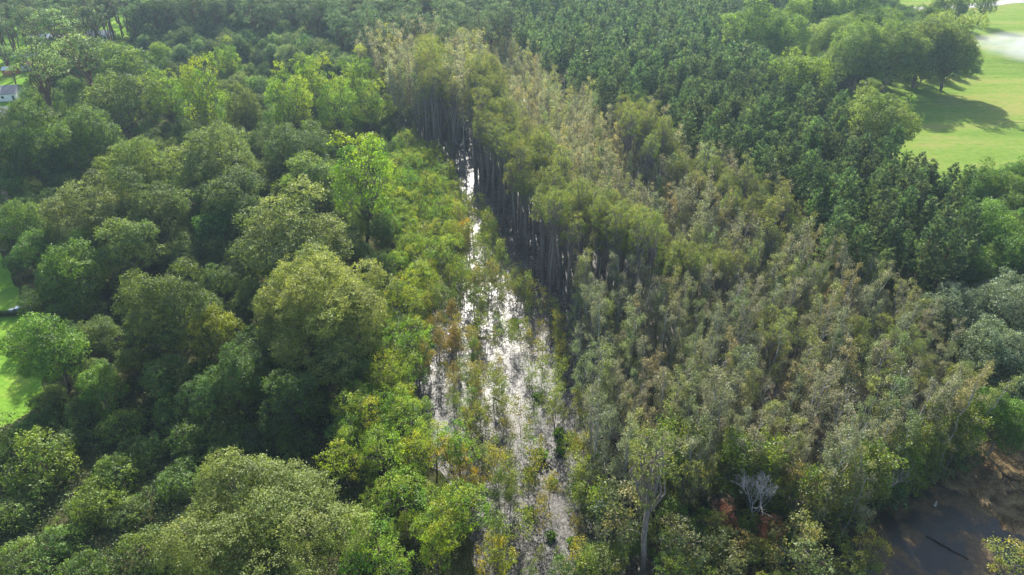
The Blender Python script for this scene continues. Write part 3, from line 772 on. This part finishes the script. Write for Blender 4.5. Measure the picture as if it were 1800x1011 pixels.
BRIGHT_P = [(695, 238), (750, 240), (788, 300), (812, 380), (800, 440), (752, 490), (760, 560), (735, 620), (742, 700), (780, 750), (830, 800), (840, 860), (815, 900), (840, 940), (865, 1100),
            (560, 1100), (590, 960), (640, 880), (600, 800), (590, 720), (650, 680), (690, 600), (690, 480), (670, 400), (680, 300)]
TALL_P = [(-200, -250), (900, -250), (900, 30), (860, 58), (700, 62), (640, 80), (600, 40), (520, 20), (300, 15), (260, 30), (210, 10), (150, 30), (60, 30), (-100, 60)]
MIDP_P = [(250, 15), (300, 10), (520, 10), (610, 40), (650, 90), (660, 130), (560, 110), (480, 90), (300, 75), (225, 70)]
GG_P = [(1610, 520), (1700, 500), (1950, 440), (1950, 850), (1780, 790), (1740, 700), (1640, 590)]
FR_P = [(1680, 320), (1760, 295), (1950, 310), (1950, 500), (1700, 490), (1715, 400)]
POND_P = [(1400, 1090), (1445, 985), (1520, 905), (1610, 848), (1720, 790), (1900, 800), (1900, 1100), (1470, 1100)]

def free(x, y, f=.85):
    for a, b, r in OCC:
        if abs(x - a) < r and (x - a) ** 2 + (y - b) ** 2 < (r * f) ** 2: return False
    return True
def grid(step, x0, x1, y0, y1, j=.38):
    x = x0
    i = 0
    while x < x1:
        y = y0 + (i % 2) * step * .5
        while y < y1:
            yield x + rr.uniform(-j, j) * step, y + rr.uniform(-j, j) * step
            y += step
        x += step; i += 1
def inview(px, py, m=60, top=-70): return -m < px < 1800 + m and top < py < 1011 + 130

spots = {k: [] for k in ('pine', 'cypress', 'grey', 'round', 'bright', 'tallpine', 'sapling', 'thin', 'snag', 'brush', 'low', 'gg', 'fr', 'back')}
# pines
for x, y in grid(4.7, -20, 330, 120, 520, .45):
    s = rr.uniform(.75, 1.2); hz = 12 * s
    px, py, d = PX(x, y, hz)
    if not inview(px, py): continue
    if inpoly(px, py, PINE_P) and free(x, y, .8) and not inpoly(*PX(x, y, 0)[:2], FIELD_PX):
        spots['pine'].append((x, y, s, jit((1, 1, 1), .25), d))
# swamp stand: cypress and grey trees
for x, y in grid(3.0, -60, 190, 55, 480):
    px0, py0, _ = PX(x, y, 0)
    cs = rr.uniform(.78, 1.06) * (1.08 if y > 180 else (.95 if y > 115 else .8)) * (.72 if px0 > 1150 or (y > 150 and x > 38) else 1); px, py, d = PX(x, y, 21.5 * cs)
    if not inview(px, py): continue
    if inpoly(px0, py0, POND_P): continue
    if any(inpoly(px, py, q) for q in CYP_P) and free(x, y, .6):
        if rr.random() < .82: spots['cypress'].append((x, y, cs, jit((1, 1, 1), .2), d))
        continue
    gs = rr.uniform(.6, 1.15) * (1.45 if px0 < 850 and y > 180 else 1); px, py, d = PX(x, y, 11 * gs)
    if inpoly(px, py, GREY_P) and free(x, y, .6):
        u = rr.random()
        tint = (1, 1, 1) if u < .6 else ((1.15, 1.2, .6) if u < .78 else ((.7, .9, .6) if u < .93 else (1.2, 1.0, .75)))
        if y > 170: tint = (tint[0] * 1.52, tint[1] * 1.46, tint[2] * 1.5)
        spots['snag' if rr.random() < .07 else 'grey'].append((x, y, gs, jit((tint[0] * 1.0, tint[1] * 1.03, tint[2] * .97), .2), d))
# bright channel margin
for x, y in grid(3.5, -60, 20, 60, 240):
    s = rr.uniform(.6, 1.35); px, py, d = PX(x, y, 5.5 * s)
    if inpoly(px, py, BRIGHT_P) and free(x, y, .7):
        u = rr.random(); tint = (1, 1, 1) if u < .6 else ((1.3, 1.12, .8) if u < .85 else (.75, .9, 1.1))
        spots['bright'].append((x, y, s, jit(tint, .15), d))
# tall pines at the back, left
for x, y in grid(7.5, -330, 60, 250, 560, .45):
    s = rr.uniform(.85, 1.15); px, py, d = PX(x, y, 22 * s)
    if inview(px, py, top=-260) and inpoly(px, py, TALL_P) and rr.random() < (.62 if px < 250 else .9): spots['tallpine'].append((x, y, s, jit((1, 1, 1), .2), d))
for x, y in grid(5.6, -220, 20, 230, 420):
    s = rr.uniform(.75, 1.05); px, py, d = PX(x, y, 15 * s)
    if inpoly(px, py, MIDP_P) and free(x, y, .8): spots['back'].append((x, y, s, jit((1.2, 1.2, 1.2), .25), d))
# forest between surveyed crowns, left
LAWNS = [[(-500, 430), (0, 445), (28, 500), (40, 545), (62, 560), (70, 640), (75, 700), (40, 735), (0, 750), (-500, 760)], [(-400, -20), (310, -25), (330, 20), (255, 62), (190, 90), (120, 120), (70, 160), (40, 250), (-400, 250)]]
for x, y in grid(6.4, -200, -5, 75, 330):
    s = rr.uniform(.55, .95); px, py, d = PX(x, y, 8 * s)
    p0 = PX(x, y, 0)
    if not inview(px, py) or inpoly(px, py, BRIGHT_P) or inpoly(p0[0], p0[1], WATER_PX) or inpoly(px, py, MIDP_P) or inpoly(px, py, TALL_P): continue
    if any(inpoly(p0[0], p0[1], l) for l in LAWNS): continue
    if py > 690 and px < 600: continue
    if px > 780: continue
    if free(x, y, .75): spots['round'].append((x, y, s, jit((.95, 1.0, .95) if rr.random() < .7 else (1.4, 1.3, 1.2), .25), d))
for x, y in grid(6.0, 90, 260, 80, 330):
    s = rr.uniform(.7, 1.0); px, py, d = PX(x, y, 9 * s)
    if inview(px, py) and free(x, y, .8):
        if inpoly(px, py, GG_P): spots['gg'].append((x, y, s * .8, jit((.95, 1.1, 1.05), .2), d))
        elif inpoly(px, py, FR_P): spots['fr'].append((x, y, s, jit((1.2, 1.35, 1.0), .25), d))
# saplings in the open water
SAP_P = [(790, 330), (850, 380), (890, 470), (985, 570), (1000, 680), (1040, 790), (1060, 900), (1050, 1060), (870, 1060), (850, 900), (790, 780), (730, 640), (730, 560), (780, 470)]
for x, y in grid(2.45, -40, 30, 50, 190, .48):
    px, py, d = PX(x, y, 0)
    if inpoly(px, py, SAP_P) and free(x, y, .6):
        cen = abs(px - 945) < 58 and 560 < py < 780 or (895 < px < 1000 and py > 760)
        if rr.random() < (.42 if cen else (.68 if py < 700 else .72)):
            u = rr.random(); tint = (.85, .95, 1) if u < .5 else ((1.05, .88, 1.1) if u < .75 else ((.6, .8, 1) if u < .95 else (1.1, .72, 1.4)))
            big = rr.random() < (.12 if cen else (.6 if px < 870 or py > 830 else .4))
            spots['thin' if big else 'sapling'].append((x, y, rr.uniform(.65, 1.1) if big else rr.uniform(.55, 1.25), jit(tint, .15), d))
for x, y in grid(4.0, -45, 0, 190, 330, .48):
    px, py, d = PX(x, y, 0)
    if 700 < px < 800 and 170 < py < 340 and rr.random() < .5: spots['sapling'].append((x, y, rr.uniform(.9, 1.4), jit((.7, .7, 1.6), .15), d))

BELT = [(1262, 40), (1400, 10), (1560, 0), (1650, 40), (1700, 90), (1690, 118), (1600, 125), (1480, 128), (1400, 100), (1300, 70)]
for x, y in grid(6.5, 90, 260, 200, 460):
    px, py, d = PX(x, y, 5)
    if inpoly(px, py, BELT): spots['fr'].append((x, y, rr.uniform(.55, .9), jit((1.0, 1.15, 1.0), .2), d))
for i in range(150):
    t = rr.random(); PL = [(1140, 880), (1300, 900), (1430, 950), (1520, 905), (1610, 850), (1700, 805)]; j_ = min(4, int(t * 5)); f_ = t * 5 - j_
    px = PL[j_][0] * (1 - f_) + PL[j_ + 1][0] * f_ + rr.uniform(-18, 14); py = PL[j_][1] * (1 - f_) + PL[j_ + 1][1] * f_ + rr.uniform(-34, 4)
    x, y = G(px, py); spots['thin' if rr.random() < .45 else 'brush'].append((x, y, rr.uniform(.6, 1.5), jit((.55, .7, 1.0), .3), PX(x, y, 0)[2]))
LOW = [(1000, 840), (1130, 870), (1260, 890), (1450, 940), (1500, 1000), (1500, 1130), (960, 1130), (1000, 1000), (1040, 900)]
for x, y in grid(3.2, 0, 70, 45, 100, .45):
    px, py, d = PX(x, y, 4)
    if inpoly(px, py, LOW) and free(x, y, .5): spots['low'].append((x, y, rr.uniform(.5, .95), jit((.55, .6, 1.0) if rr.random() < .7 else (.9, .8, 1.5), .25), d))
print({k: len(v) for k, v in spots.items()})
TXT = {
 'pine': ('young blue-green pine in the dense plantation between swamp and hay field', 'tree', 'pines of the plantation'),
 'cypress': ('straight dark-trunked cypress with feathery olive crown in the swamp stand', 'tree', 'cypresses of the swamp stand'),
 'grey': ('slender pale-barked swamp tree with thin greyish olive leaves', 'tree', 'thin-leaved grey swamp trees'),
 'snag': ('leafless grey swamp tree with fine bare twigs among the thin-leaved ones', 'dead tree', 'leafless trees among the grey swamp trees'),
 'bright': ('young yellow-green broadleaf tree crowding the left margin of the channel', 'tree', 'young trees on the left margin of the channel'),
 'tallpine': ('tall bare-trunked pine in the hazy grove along the top edge', 'tree', 'tall pines along the top edge'),
 'back': ('hazy blue-green rounded tree in the upper left woods', 'tree', 'rounded trees of the upper left woods'),
 'round': ('dark green tree filling the left forest between bigger crowns', 'tree', 'smaller trees of the left forest'),
 'low': ('low bushy olive tree in the dark thicket along the bottom edge right of the channel', 'tree', 'bushy trees along the bottom edge right of the channel'),
 'brush': ('low olive shrub at the foot of the grey swamp trees by the pond', 'shrub', 'shrubs at the foot of the grey swamp trees'),
 'thin': ('loose yellow-green young tree on a thin dark stem standing in shallow water', 'tree', 'loose young trees standing in the water'),
 'gg': ('grey-green tree of the wood at the right edge', 'tree', 'grey-green trees at the right edge'),
 'fr': ('fresh green tree in the wood below the hay field', 'tree', 'green trees below the hay field'),
 'sapling': ('thin sapling with sparse yellow-green leaves standing in the shallow water', 'sapling', 'saplings standing in the shallow channel'),
}
KEY = {'round': 'wood', 'brush': 'shrub', 'low': 'bright', 'gg': 'sgoak', 'fr': 'round'}
MASS = {'round': ('dark_woodland', 'rest of the dark green woods between the bigger crowns on the left', .4, 1.45),
        'tallpine': ('distant_pine_grove', 'rest of the tall pines behind the top edge', .4, 1.45),
        'back': ('distant_woods', 'rest of the rounded trees of the upper left woods', .4, 1.45),
        'bright': ('young_thicket', 'rest of the young trees on the left margin', .4, 1.4),
        'pine': ('distant_pine_forest', 'rest of the dense pine plantation running back from the hay field', .22, 1.9),
        'grey': ('thin_leaved_swamp_forest', 'rest of the pale thin-leaved swamp trees running back up the valley', .4, 1.45),
        'cypress': ('cypress_forest', 'rest of the feathery cypress stand further back', .35, 1.5)}
for k, lst in spots.items():
    lst.sort(key=lambda s: s[4])
    key = KEY.get(k, k); lab, cat, grp = TXT[k]
    head, tail = (lst[:300], lst[300:]) if k in MASS else (lst, [])
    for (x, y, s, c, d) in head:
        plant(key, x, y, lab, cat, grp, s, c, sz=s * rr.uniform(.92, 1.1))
    if tail:
        nm, ml, fr, gr = MASS[k]
        mass(nm, key, [(x, y, s, c) for x, y, s, c, d in tail], ml, 'forest', fr, gr)

# creeping vines over the lower left ground
rng = np.random.default_rng(5); lv = Leaves(rng)
x = rng.uniform(-100, -8, 90000); y = rng.uniform(42, 150, 90000)
ok = np.array([(lambda q: inpoly(q[0], q[1], [(-200, 700), (60, 735), (160, 690), (300, 640), (560, 640), (690, 700), (760, 860), (820, 1011), (860, 1300), (-300, 1300)]))(PX(a, b, 0)) for a, b in zip(x, y)])
x = x[ok]; y = y[ok]
z = .5 + .55 * np.sin(x * .55 + 1.3 * np.sin(y * .31)) + .5 * np.sin(y * .47 + 1.1 * np.sin(x * .23)) + rng.normal(0, .28, len(x)); z = np.maximum(z, .05)
lv.add(np.stack([x, y, z], 1), np.array([0, 0, .9]), .34, .24, np.array([(.075, .12, .03)]) * (1 + .35 * np.sin(x * .9 + y * .7))[:, None], .25)
V, Q, K = leaf_geo(*lv.arrays()); gv = bpy.data.objects.new('ground_vines', mesh_quads('ground_vines', V, Q, M_LEAF, K)); COL.objects.link(gv)
gv['kind'] = 'stuff'; gv['label'] = 'dark creeping vines covering the ground between the bushes at lower left'; gv['category'] = 'ground cover'

# water plants on the channel
for i, (px, py, h) in enumerate([(1018, 855, 1.3), (1041, 808, 1.5), (1012, 865, .9), (950, 808, 2.0), (933, 835, 1.6), (971, 852, 1.2), (985, 795, 1.2), (1003, 775, 1.7), (905, 570, 1.5), (946, 700, 1.4), (931, 905, 1.3), (969, 945, 1.1), (1006, 955, 1.1), (985, 780, 1.0), (982, 765, 1.4)]):
    x, y = G(px, py)
    plant('plant', x, y, 'small upright green water plant in the open lower channel', 'plant', 'small green water plants in the channel', h)

# ------------------------------------------------------------------ made things
import bmesh
def obj(name, me, parent=None, label=None):
    o = bpy.data.objects.new(name, me); COL.objects.link(o)
    if parent: o.parent = parent
    if label: o['label'] = label
    return o
def thing(name, x, y, rot, label, cat, group=None, z=0.0):
    e = bpy.data.objects.new(name, None); COL.objects.link(e); e.location = (x, y, z); e.rotation_euler = (0, 0, math.radians(rot))
    return tag(e, label, cat, group)
def bm_mesh(name, bm, mat, bevel=0.0, smooth=False):
    if bevel: bmesh.ops.bevel(bm, geom=bm.edges[:], offset=bevel, segments=2, affect='EDGES')
    bmesh.ops.recalc_face_normals(bm, faces=bm.faces[:])
    me = bpy.data.meshes.new(name); bm.to_mesh(me); bm.free(); me.materials.append(mat)
    if smooth:
        for p in me.polygons: p.use_smooth = True
    return me
def box(bm, x0, x1, y0, y1, z0, z1):
    v = [bm.verts.new(p) for p in ((x0, y0, z0), (x1, y0, z0), (x1, y1, z0), (x0, y1, z0), (x0, y0, z1), (x1, y0, z1), (x1, y1, z1), (x0, y1, z1))]
    for f in ((3, 2, 1, 0), (4, 5, 6, 7), (0, 1, 5, 4), (1, 2, 6, 5), (2, 3, 7, 6), (3, 0, 4, 7)): bm.faces.new([v[i] for i in f])
M_W = simple_mat('white_siding', (.62, .66, .68), .5); M_WIN = simple_mat('window_glass', (.03, .04, .05), .1)
M_TRIM = simple_mat('white_trim', (.75, .75, .73), .5); M_SHING = simple_mat('grey_shingles', (.17, .165, .17), .8, 0, .25, 6)
M_TIN = simple_mat('pale_metal_roof', (.55, .60, .64), .35, .4); M_RED = simple_mat('rust_red_metal_roof', (.48, .20, .15), .5, 0, .25)
M_ORG = simple_mat('orange_brown_boards', (.36, .13, .05), .7, 0, .2, 5); M_DOOR = simple_mat('dark_door', (.05, .06, .07), .5)
def house(name, x, y, rot, lx, ly, h, rh, wallm, roofm, label, windows=3, eave=.4, door=True):
    e = thing(name, x, y, rot, label, 'building' if lx > 9 else 'shed')
    bm = bmesh.new(); a, b = lx / 2, ly / 2
    v = [bm.verts.new(p) for p in ((-a, -b, 0), (a, -b, 0), (a, b, 0), (-a, b, 0), (-a, -b, h), (a, -b, h), (a, b, h), (-a, b, h), (-a, 0, h + rh - .06), (a, 0, h + rh - .06))]
    for f in ((3, 2, 1, 0), (0, 1, 5, 4), (2, 3, 7, 6), (1, 2, 6, 9, 5), (3, 0, 4, 8, 7)): bm.faces.new([v[i] for i in f])
    obj('wall', bm_mesh('wall', bm, wallm), e)
    bm = bmesh.new(); t = .14; A, B = a + eave, b + eave; dz = rh * eave / b
    for s_ in (-1, 1):
        q = [(-A, s_ * B, h - dz), (A, s_ * B, h - dz), (A, 0, h + rh), (-A, 0, h + rh)]
        lo = [bm.verts.new(p) for p in q]; up = [bm.verts.new((p[0], p[1], p[2] + t)) for p in q]
        bm.faces.new(lo); bm.faces.new(up)
        for k in range(4): bm.faces.new((lo[k], lo[(k + 1) % 4], up[(k + 1) % 4], up[k]))
    ro = obj('roof', bm_mesh('roof', bm, roofm), e)
    if lx > 9:
        bm = bmesh.new(); box(bm, a * .3, a * .3 + .5, -b * .45, -b * .45 + .5, h + rh * .4, h + rh * .4 + 1.0); obj('vent', bm_mesh('vent', bm, M_TRIM), ro)
    for k in range(windows):
        cx_ = -a + lx * (k + .6) / (windows + .6)
        for s_ in (-1, 1):
            bm = bmesh.new(); box(bm, cx_ - .55, cx_ + .55, s_ * b - .06, s_ * b + .06, 1.0, 2.1); wo_ = obj('window', bm_mesh('window', bm, M_TRIM), e)
            bm = bmesh.new(); box(bm, cx_ - .45, cx_ + .45, s_ * b - .085, s_ * b + .085, 1.1, 2.0); obj('pane', bm_mesh('pane', bm, M_WIN), wo_)
    if door:
        bm = bmesh.new(); box(bm, a - 1.6, a - .7, -b - .05, -b + .05, 0.05, 2.05); obj('door', bm_mesh('door', bm, M_DOOR), e)
    return e
x, y = G(8, 160, 3); house('house', x - 4, y, 14, 17, 9, 2.8, 2.0, M_W, M_SHING, 'white house with grey shingle roof at the left edge, the upper of two')
x, y = G(0, 197, 3); house('house', x - 5, y, 8, 16, 9, 2.8, 1.8, M_W, M_SHING, 'lower white house with dark grey roof at the left edge', 3)
x, y = G(18, 122, 2); house('storage_shed', x, y, 6, 5.4, 3.6, 2.2, .9, M_ORG, M_TIN, 'small orange-brown shed with pale metal roof', 0, .15)
x, y = G(54, 114, 2); house('storage_shed', x, y, 4, 7.0, 4.4, 2.5, 1.1, M_W, M_RED, 'white shed with reddish metal roof', 1, .2)
x, y = G(172, 62, 2); house('outbuilding', x, y, 10, 15, 7, 2.8, 1.4, M_W, M_TIN, 'long white outbuilding with pale roof behind the pine trunks', 4, .3)
x, y = G(72, 66, 2); house('outbuilding', x, y, 5, 9.5, 6, 2.4, 1.2, M_DOOR, M_TIN, 'dark open-fronted outbuilding with pale metal roof', 0, .3, False)  # closed near-black walls paint in the shade of the open front
x, y = G(112, 64, 2); house('outbuilding', x, y, 5, 10, 6, 2.4, 1.2, M_DOOR, M_SHING, 'low dark-roofed outbuilding right of the open-fronted one', 0, .3, False)
# board fence behind the sheds
M_FEN = simple_mat('weathered_boards', (.26, .29, .31), .8, 0, .2, 4)
x0, y0 = G(22, 101); x1, y1 = G(72, 99)
fl = math.hypot(x1 - x0, y1 - y0); e = thing('board_fence', x0, y0, math.degrees(math.atan2(y1 - y0, x1 - x0)), 'long weathered grey board fence behind the two small sheds', 'fence')
bm = bmesh.new(); n = int(fl / .3)
for k in range(n): box(bm, k * .3, k * .3 + .27, -.015, .015, .08, 1.85 + .04 * math.sin(k * 1.7))
obj('boards', bm_mesh('boards', bm, M_FEN), e)
for k in range(int(fl / 2.4) + 1):
    bm = bmesh.new(); box(bm, -.05, .05, .02, .12, 0, 1.9); p = obj('post', bm_mesh('post', bm, M_FEN), e); p.location = (k * 2.4, 0, 0)

# parked car
def lathe_x(bm, x, y, z, r, w_, n=18):
    A = [bm.verts.new((x + r * math.cos(6.2832 * k / n), y - w_ / 2, z + r * math.sin(6.2832 * k / n))) for k in range(n)]
    B = [bm.verts.new((x + r * math.cos(6.2832 * k / n), y + w_ / 2, z + r * math.sin(6.2832 * k / n))) for k in range(n)]
    bm.faces.new(A); bm.faces.new(B)
    for k in range(n): bm.faces.new((A[k], A[(k + 1) % n], B[(k + 1) % n], B[k]))
x, y = G(33, 545, .7)
car = thing('parked_car', x, y, 12, 'silver hatchback car parked on the shaded lawn beside a low hedge', 'car')
M_CAR = simple_mat('silver_paint', (.55, .60, .64), .25, .6, .03); M_TYRE = simple_mat('rubber', (.02, .02, .02), .8); M_RIM = simple_mat('rim', (.5, .5, .5), .3, .9)
M_LAMP = simple_mat('lamp_glass', (.7, .7, .7), .1); M_TAIL = simple_mat('tail_lamp', (.35, .02, .02), .2)
def loft(secs):   # sections along x: (x, halfwidth, z0, z1)
    bm = bmesh.new(); R_ = []
    for (xx, hw, z0_, z1_) in secs:
        m_ = (z0_ + z1_) / 2
        R_.append([bm.verts.new(p) for p in ((xx, -hw * .92, z0_), (xx, -hw, m_), (xx, -hw * .9, z1_), (xx, hw * .9, z1_), (xx, hw, m_), (xx, hw * .92, z0_))])
    for i in range(len(R_) - 1):
        for k in range(6): bm.faces.new((R_[i][k], R_[i][(k + 1) % 6], R_[i + 1][(k + 1) % 6], R_[i + 1][k]))
    bm.faces.new(R_[0]); bm.faces.new(R_[-1]); return bm
obj('body', bm_mesh('body', loft([(-2.15, .72, .38, .72), (-2.0, .84, .28, .84), (-1.0, .88, .25, .95), (.9, .88, .25, .98), (1.9, .86, .28, .98), (2.12, .78, .4, .9)]), M_CAR, .03, True), car)
obj('cabin_glass', bm_mesh('cabin_glass', loft([(-1.1, .74, .92, .97), (-.45, .70, .92, 1.42), (1.2, .70, .92, 1.44), (1.95, .70, .92, 1.02)]), M_WIN, .02, True), car)
obj('roof', bm_mesh('roof', loft([(-.5, .60, 1.40, 1.46), (.3, .64, 1.42, 1.50), (1.25, .60, 1.40, 1.47)]), M_CAR, .01, True), car)
for sx in (-1.35, 1.3):
    for sy in (-.78, .78):
        bm = bmesh.new(); lathe_x(bm, sx, sy, .32, .32, .2); wh = obj('wheel', bm_mesh('wheel', bm, M_TYRE), car)
        bm = bmesh.new(); lathe_x(bm, sx, sy, .32, .19, .215, 10); obj('rim', bm_mesh('rim', bm, M_RIM), wh)
for sy in (-.58, .58):
    bm = bmesh.new(); box(bm, -2.17, -2.0, sy - .16, sy + .16, .58, .72); obj('headlight', bm_mesh('headlight', bm, M_LAMP, .02), car)
    bm = bmesh.new(); box(bm, 2.0, 2.13, sy - .14, sy + .14, .68, .84); obj('tail_light', bm_mesh('tail_light', bm, M_TAIL, .02), car)
# low clipped hedge by the car
rng = np.random.default_rng(77); lv = Leaves(rng); x0, y0 = G(-10, 556); x1, y1 = G(52, 553)
p = rng.random((4200, 3)); ln = math.hypot(x1 - x0, y1 - y0)
pts = np.stack([p[:, 0] * ln, (p[:, 1] - .5) * 1.1, .15 + p[:, 2] * .9], 1)
lv.add(pts, np.array([0, 0, .6]), .2, .14, (.05, .085, .025)); V, Q, K = leaf_geo(*lv.arrays())
hd = obj('hedge', mesh_quads('hedge', V, Q, M_LEAF, K)); hd.location = (x0, y0, 0); hd.rotation_euler = (0, 0, math.atan2(y1 - y0, x1 - x0))
tag(hd, 'low dark hedge in front of the silver car', 'hedge')

# dead wood
def deadtree(seed, px, py, H, label, lean=(.1, 0), depth=5, r=.16, mat=None, group=None):
    x, y = G(px, py); sg = bare(seed, H, depth, lean, r)
    e = thing('dead_tree', x, y, 0, label, 'dead tree', group)
    V, Q = tubes_geo([s for s in sg if s[2] > r * .2], 6); obj('trunk', mesh_quads('dead_trunk', V, Q, mat or B_BARE, None, True), e)
    V, Q = tubes_geo([(s[0], s[1], max(s[2], .022), max(s[3], .018)) for s in sg if s[2] <= r * .2], 3); obj('branches', mesh_quads('dead_branches', V, Q, mat or B_BARE), e)
deadtree(201, 1303, 945, 11.5, 'bleached leafless tree with a fine fan of twigs near the bottom right', (.24, .1), 6, .15)
deadtree(202, 1442, 890, 9.0, 'tangled bare pale tree at the pond edge of the grey stand', (-.1, -.1), 4, .13)
deadtree(203, 1560, 880, 8.0, 'thin bare tree bending over the pond', (-.3, -.1), 4, .11)
deadtree(204, 1395, 1005, 5.0, 'bare pale branches rising from the bottom edge thicket', (.4, .1), 4, .12)
deadtree(205, 82, 585, 8.5, 'bare grey branches sticking out beside the parked car', (-.5, .2), 3, .12)
deadtree(206, 1180, 720, 10.0, 'bare grey tree in the front of the grey stand', (.1, 0), 4, .12)
deadtree(207, 1640, 800, 9.0, 'bare tree at the right front of the grey stand', (-.15, 0), 4, .12)
def log(px0, py0, px1, py1, r, label, name='fallen_log', mat=None):
    a = np.array([*G(px0, py0), .12]); b = np.array([*G(px1, py1), .10]); m_ = (a + b) / 2; rng = np.random.default_rng(int(px0))
    sg = chain(rng, a - m_, b - m_, r, r * .55, 6, .01)
    d = nrm(b - a)
    for f in (.35, .6): q = (a - m_) + (b - a) * f; sg.append((q, q + np.array([d[1] * .8, -d[0] * .8, .5]), r * .4, .015))
    V, Q = tubes_geo(sg, 7); o = obj(name, mesh_quads(name, V, Q, mat or B_DARK, None, True)); o.location = m_; tag(o, label, 'log'); return o
log(1628, 943, 1702, 984, .14, 'long dark fallen trunk floating in the brown pond')
log(1490, 890, 1530, 935, .10, 'short pale log at the pond edge', mat=B_BARE)
log(838, 592, 862, 600, .10, 'dark log in the brightest glint of the channel')
log(868, 700, 890, 712, .10, 'dark log under the saplings of the channel')
x, y = G(1643, 889); bm = bmesh.new(); n = 9
rg = [[bm.verts.new((rad * math.cos(6.283 * k / n) * (1 + .15 * math.sin(k * 2.1)), rad * math.sin(6.283 * k / n), z)) for k in range(n)] for rad, z in ((.26, -.1), (.17, .2), (.13, .6), (.09, 1.0))]
for i in range(3):
    for k in range(n): bm.faces.new((rg[i][k], rg[i][(k + 1) % n], rg[i + 1][(k + 1) % n], rg[i + 1][k]))
bm.faces.new(rg[-1]); st = obj('tree_stump', bm_mesh('tree_stump', bm, B_BARE)); st.location = (x, y, 0); tag(st, 'pale broken stump standing in the pond above the dark fallen trunk', 'stump')

# irrigation spray drifting over the hay field
m_s, t_s = new_mat('spray'); ge = N(t_s, 'ShaderNodeTexCoord'); mp = N(t_s, 'ShaderNodeMapping'); mp.inputs['Scale'].default_value = (2.0, 5.0, 1)
L(t_s, ge.outputs['Object'], mp.inputs[0]); no = N(t_s, 'ShaderNodeTexNoise'); no.inputs['Scale'].default_value = 1.2; no.inputs['Detail'].default_value = 3; L(t_s, mp.outputs[0], no.inputs['Vector'])
ln_ = N(t_s, 'ShaderNodeVectorMath', operation='LENGTH'); L(t_s, ge.outputs['Object'], ln_.inputs[0])
mr = N(t_s, 'ShaderNodeMapRange'); mr.inputs['From Min'].default_value = 1.0; mr.inputs['From Max'].default_value = .1; L(t_s, ln_.outputs['Value'], mr.inputs['Value'])
m2 = N(t_s, 'ShaderNodeMapRange'); m2.inputs['From Min'].default_value = .35; m2.inputs['From Max'].default_value = .7; m2.inputs['To Max'].default_value = .16; L(t_s, no.outputs[0], m2.inputs['Value'])
mu = N(t_s, 'ShaderNodeMath', operation='MULTIPLY'); L(t_s, mr.outputs[0], mu.inputs[0]); L(t_s, m2.outputs[0], mu.inputs[1])
pv = N(t_s, 'ShaderNodeVolumePrincipled'); pv.inputs['Color'].default_value = (.95, .97, 1, 1); L(t_s, mu.outputs[0], pv.inputs['Density'])
oo = N(t_s, 'ShaderNodeOutputMaterial'); L(t_s, pv.outputs[0], oo.inputs['Volume'])
bm = bmesh.new(); bmesh.ops.create_icosphere(bm, subdivisions=3, radius=1.0)
sp = obj('spray', bm_mesh('spray', bm, m_s)); x, y = G(1790, 92, 3); sp.location = (x + 8, y, 5.2); sp.scale = (30, 26, 5.0); sp['kind'] = 'stuff'; sp['label'] = 'white irrigation spray drifting over the hay field'; sp['category'] = 'spray'
#@@END
